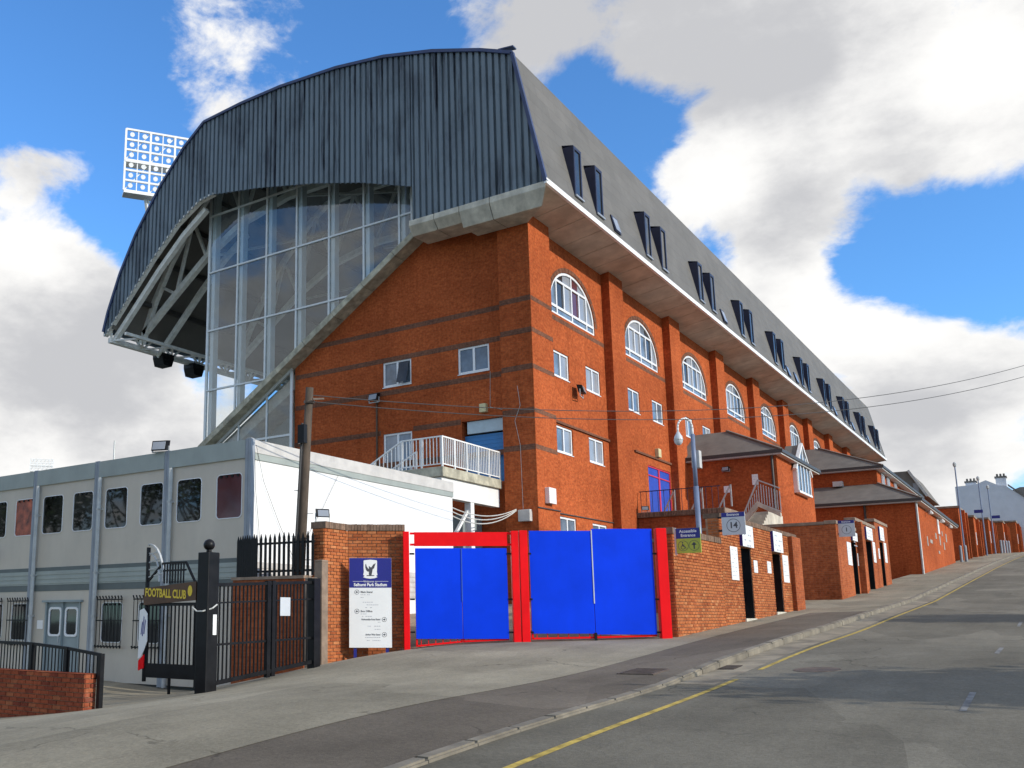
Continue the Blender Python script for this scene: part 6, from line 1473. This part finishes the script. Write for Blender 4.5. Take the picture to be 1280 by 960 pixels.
# big floodlight bank on the roof behind, and one across the ground
def bank(c, w, h, rows, cols, label, tdir, group, supports=True, s=1.0):
    t = Vector((tdir[0], tdir[1], 0)).normalized(); n_ = Vector((t.y, -t.x, 0)); fr = ((c[0], c[1]), (t.x, t.y), (n_.x, n_.y)); z = c[2]
    r = empty('floodlight_bank', c, label, 'floodlight', group)
    mb = MB(fr); bt = .12 * s
    for k in range(cols + 1): u = -w / 2 + w * k / cols; mb.box(u - bt / 2, u + bt / 2, -.06, .06, z, z + h)
    for k in range(rows + 1): zz = z + h * k / rows; mb.box(-w / 2, w / 2, -.07, .05, zz - bt / 2, zz + bt / 2)
    mb.box(-w / 2, w / 2, -.75, .08, z + h * .5 - .16, z + h * .5); mb.box(-w / 2, w / 2, -.75, .08, z - .16, z)
    for k in range(cols):
        u = -w / 2 + w * k / cols; mb.bar((u, -.1, z), (u + w / cols, -.1, z + h / 2), .05); mb.bar((u, -.1, z + h / 2), (u + w / cols, -.1, z + h), .05); mb.box(u + w / cols / 2 - .03, u + w / cols / 2 + .03, -.05, .04, z, z + h)
    mb.build('frame', M['white'], r)
    for j in range(rows):
        for k in range(cols * 2):
            u = -w / 2 + w * (k + .5) / (cols * 2); zz = z + h * (j + .5) / rows
            m = MB(fr); rr = min(w / cols / 8, h / rows / 4.6)
            vs = []
            m.tube((u, .05, zz), (u, -.28, zz + .06), rr, rr * .45, 10); m.build('lamp', M['white'], r)
    if supports:
        mb = MB(fr)
        for u in (-w * .2, w * .25): mb.bar((u, -.4, z), (u + .9, -1.6, z - 4.2), .16)
        mb.bar((-w * .2, -.4, z), (w * .25 + .9, -1.6, z - 4.2), .09); mb.build('support', M['white'], r)
    return r
bank((37.3, 43.0, 26.0), 4.6, 4.1, 6, 3, 'white steel floodlight bank rising beside the ribbed gable', (.84, -.54), 'stadium floodlights')
bank((82.9, 119.6, 21.2), 3.2, 1.7, 3, 6, 'distant floodlight bank peeping over the cabin roof', (.75, -.66), 'stadium floodlights', supports=False)
mb = MB(); mb.tube((20.5, 25.5, 4.38), (20.5, 25.5, 5.9), .03); o = mb.build('roof_pipe', M['galv']); tag(o, 'thin vent pipe on the cabin roof', 'pipe')
# ================================================================== trees across the road (they throw the shade on the road)
def leafmat():
    m, t, b = mk('leaf'); oi = nd(t, 'ShaderNodeNewGeometry'); c = ramp(t, oi.outputs['Random Per Island'], [(0, (0.035, 0.07, 0.02)), (1, (0.09, 0.14, 0.04))]); t.links.new(c, b.inputs['Base Color']); b.inputs['Roughness'].default_value = .6; return m
M['leaf'] = leafmat()
def tree(x, y, h, cr, label, seed, nleaf=5200, flat=.7):
    rnd = random.Random(seed); z = H(x, y) - .05; r = empty('street_tree', (x, y, z), label, 'tree', 'street trees')
    mb = MB(); mb.tube((x, y, z), (x + .1, y, z + h * .45), .16, .11, 9); tips = []
    for k in range(14):
        a = rnd.uniform(0, 6.28); q = (x + cr * .75 * math.cos(a) * rnd.uniform(.5, 1), y + cr * .75 * math.sin(a) * rnd.uniform(.5, 1), z + h * rnd.uniform(.62, .97)); mb.tube((x + .1, y, z + h * (.3 + .02 * k)), q, .06, .02, 6); tips.append(q)
    mb.build('trunk', M['pole'], r)
    mb = MB()
    for k in range(nleaf):
        c = tips[k % len(tips)] if k % 4 else (x, y, z + h * .75)
        v = Vector((rnd.gauss(0, 1), rnd.gauss(0, 1), rnd.gauss(0, flat))) * cr * .26
        p = Vector(c) + v; d1_ = Vector((rnd.uniform(-1, 1), rnd.uniform(-1, 1), rnd.uniform(-1, 1))).normalized() * .13; d2_ = d1_.cross(Vector((rnd.uniform(-1, 1), rnd.uniform(-1, 1), rnd.uniform(-1, 1)))).normalized() * .075
        mb.face([tuple(p - d1_), tuple(p + d2_), tuple(p + d1_), tuple(p - d2_)])
    mb.build('crown', M['leaf'], r)
tree(16.3, -8.7, 4.8, 2.0, 'bushy street tree across the road opposite the gates', 3, 7500)
tree(31.8, -8.8, 4.8, 1.8, 'street tree across the road opposite the near turnstiles', 8, 6000)
# house front garden wall side: opposite pavement
for k, (x, y, h, lab) in enumerate(((4, 31, 11, 'tall tree beside the yard mirrored in the cabin windows, nearest the road'), (3, 37.5, 13, 'tallest tree beside the yard mirrored in the cabin windows'), (4.5, 44, 11, 'tall tree beside the yard mirrored in the cabin windows, second deepest'), (2, 51, 12, 'tall tree beside the yard mirrored in the cabin windows, deepest in'))):
    tree(x, y, h, 4.0, lab, 21 + k, 5200, .9)
op = sheet('opposite_pavement', lin(-20, 140, 60), lambda x: [-9.0, -7, -5, RY + bend(x) * 0 - .0], M['pave'], 0.03); op['label'] = 'pavement on the other side of the road'
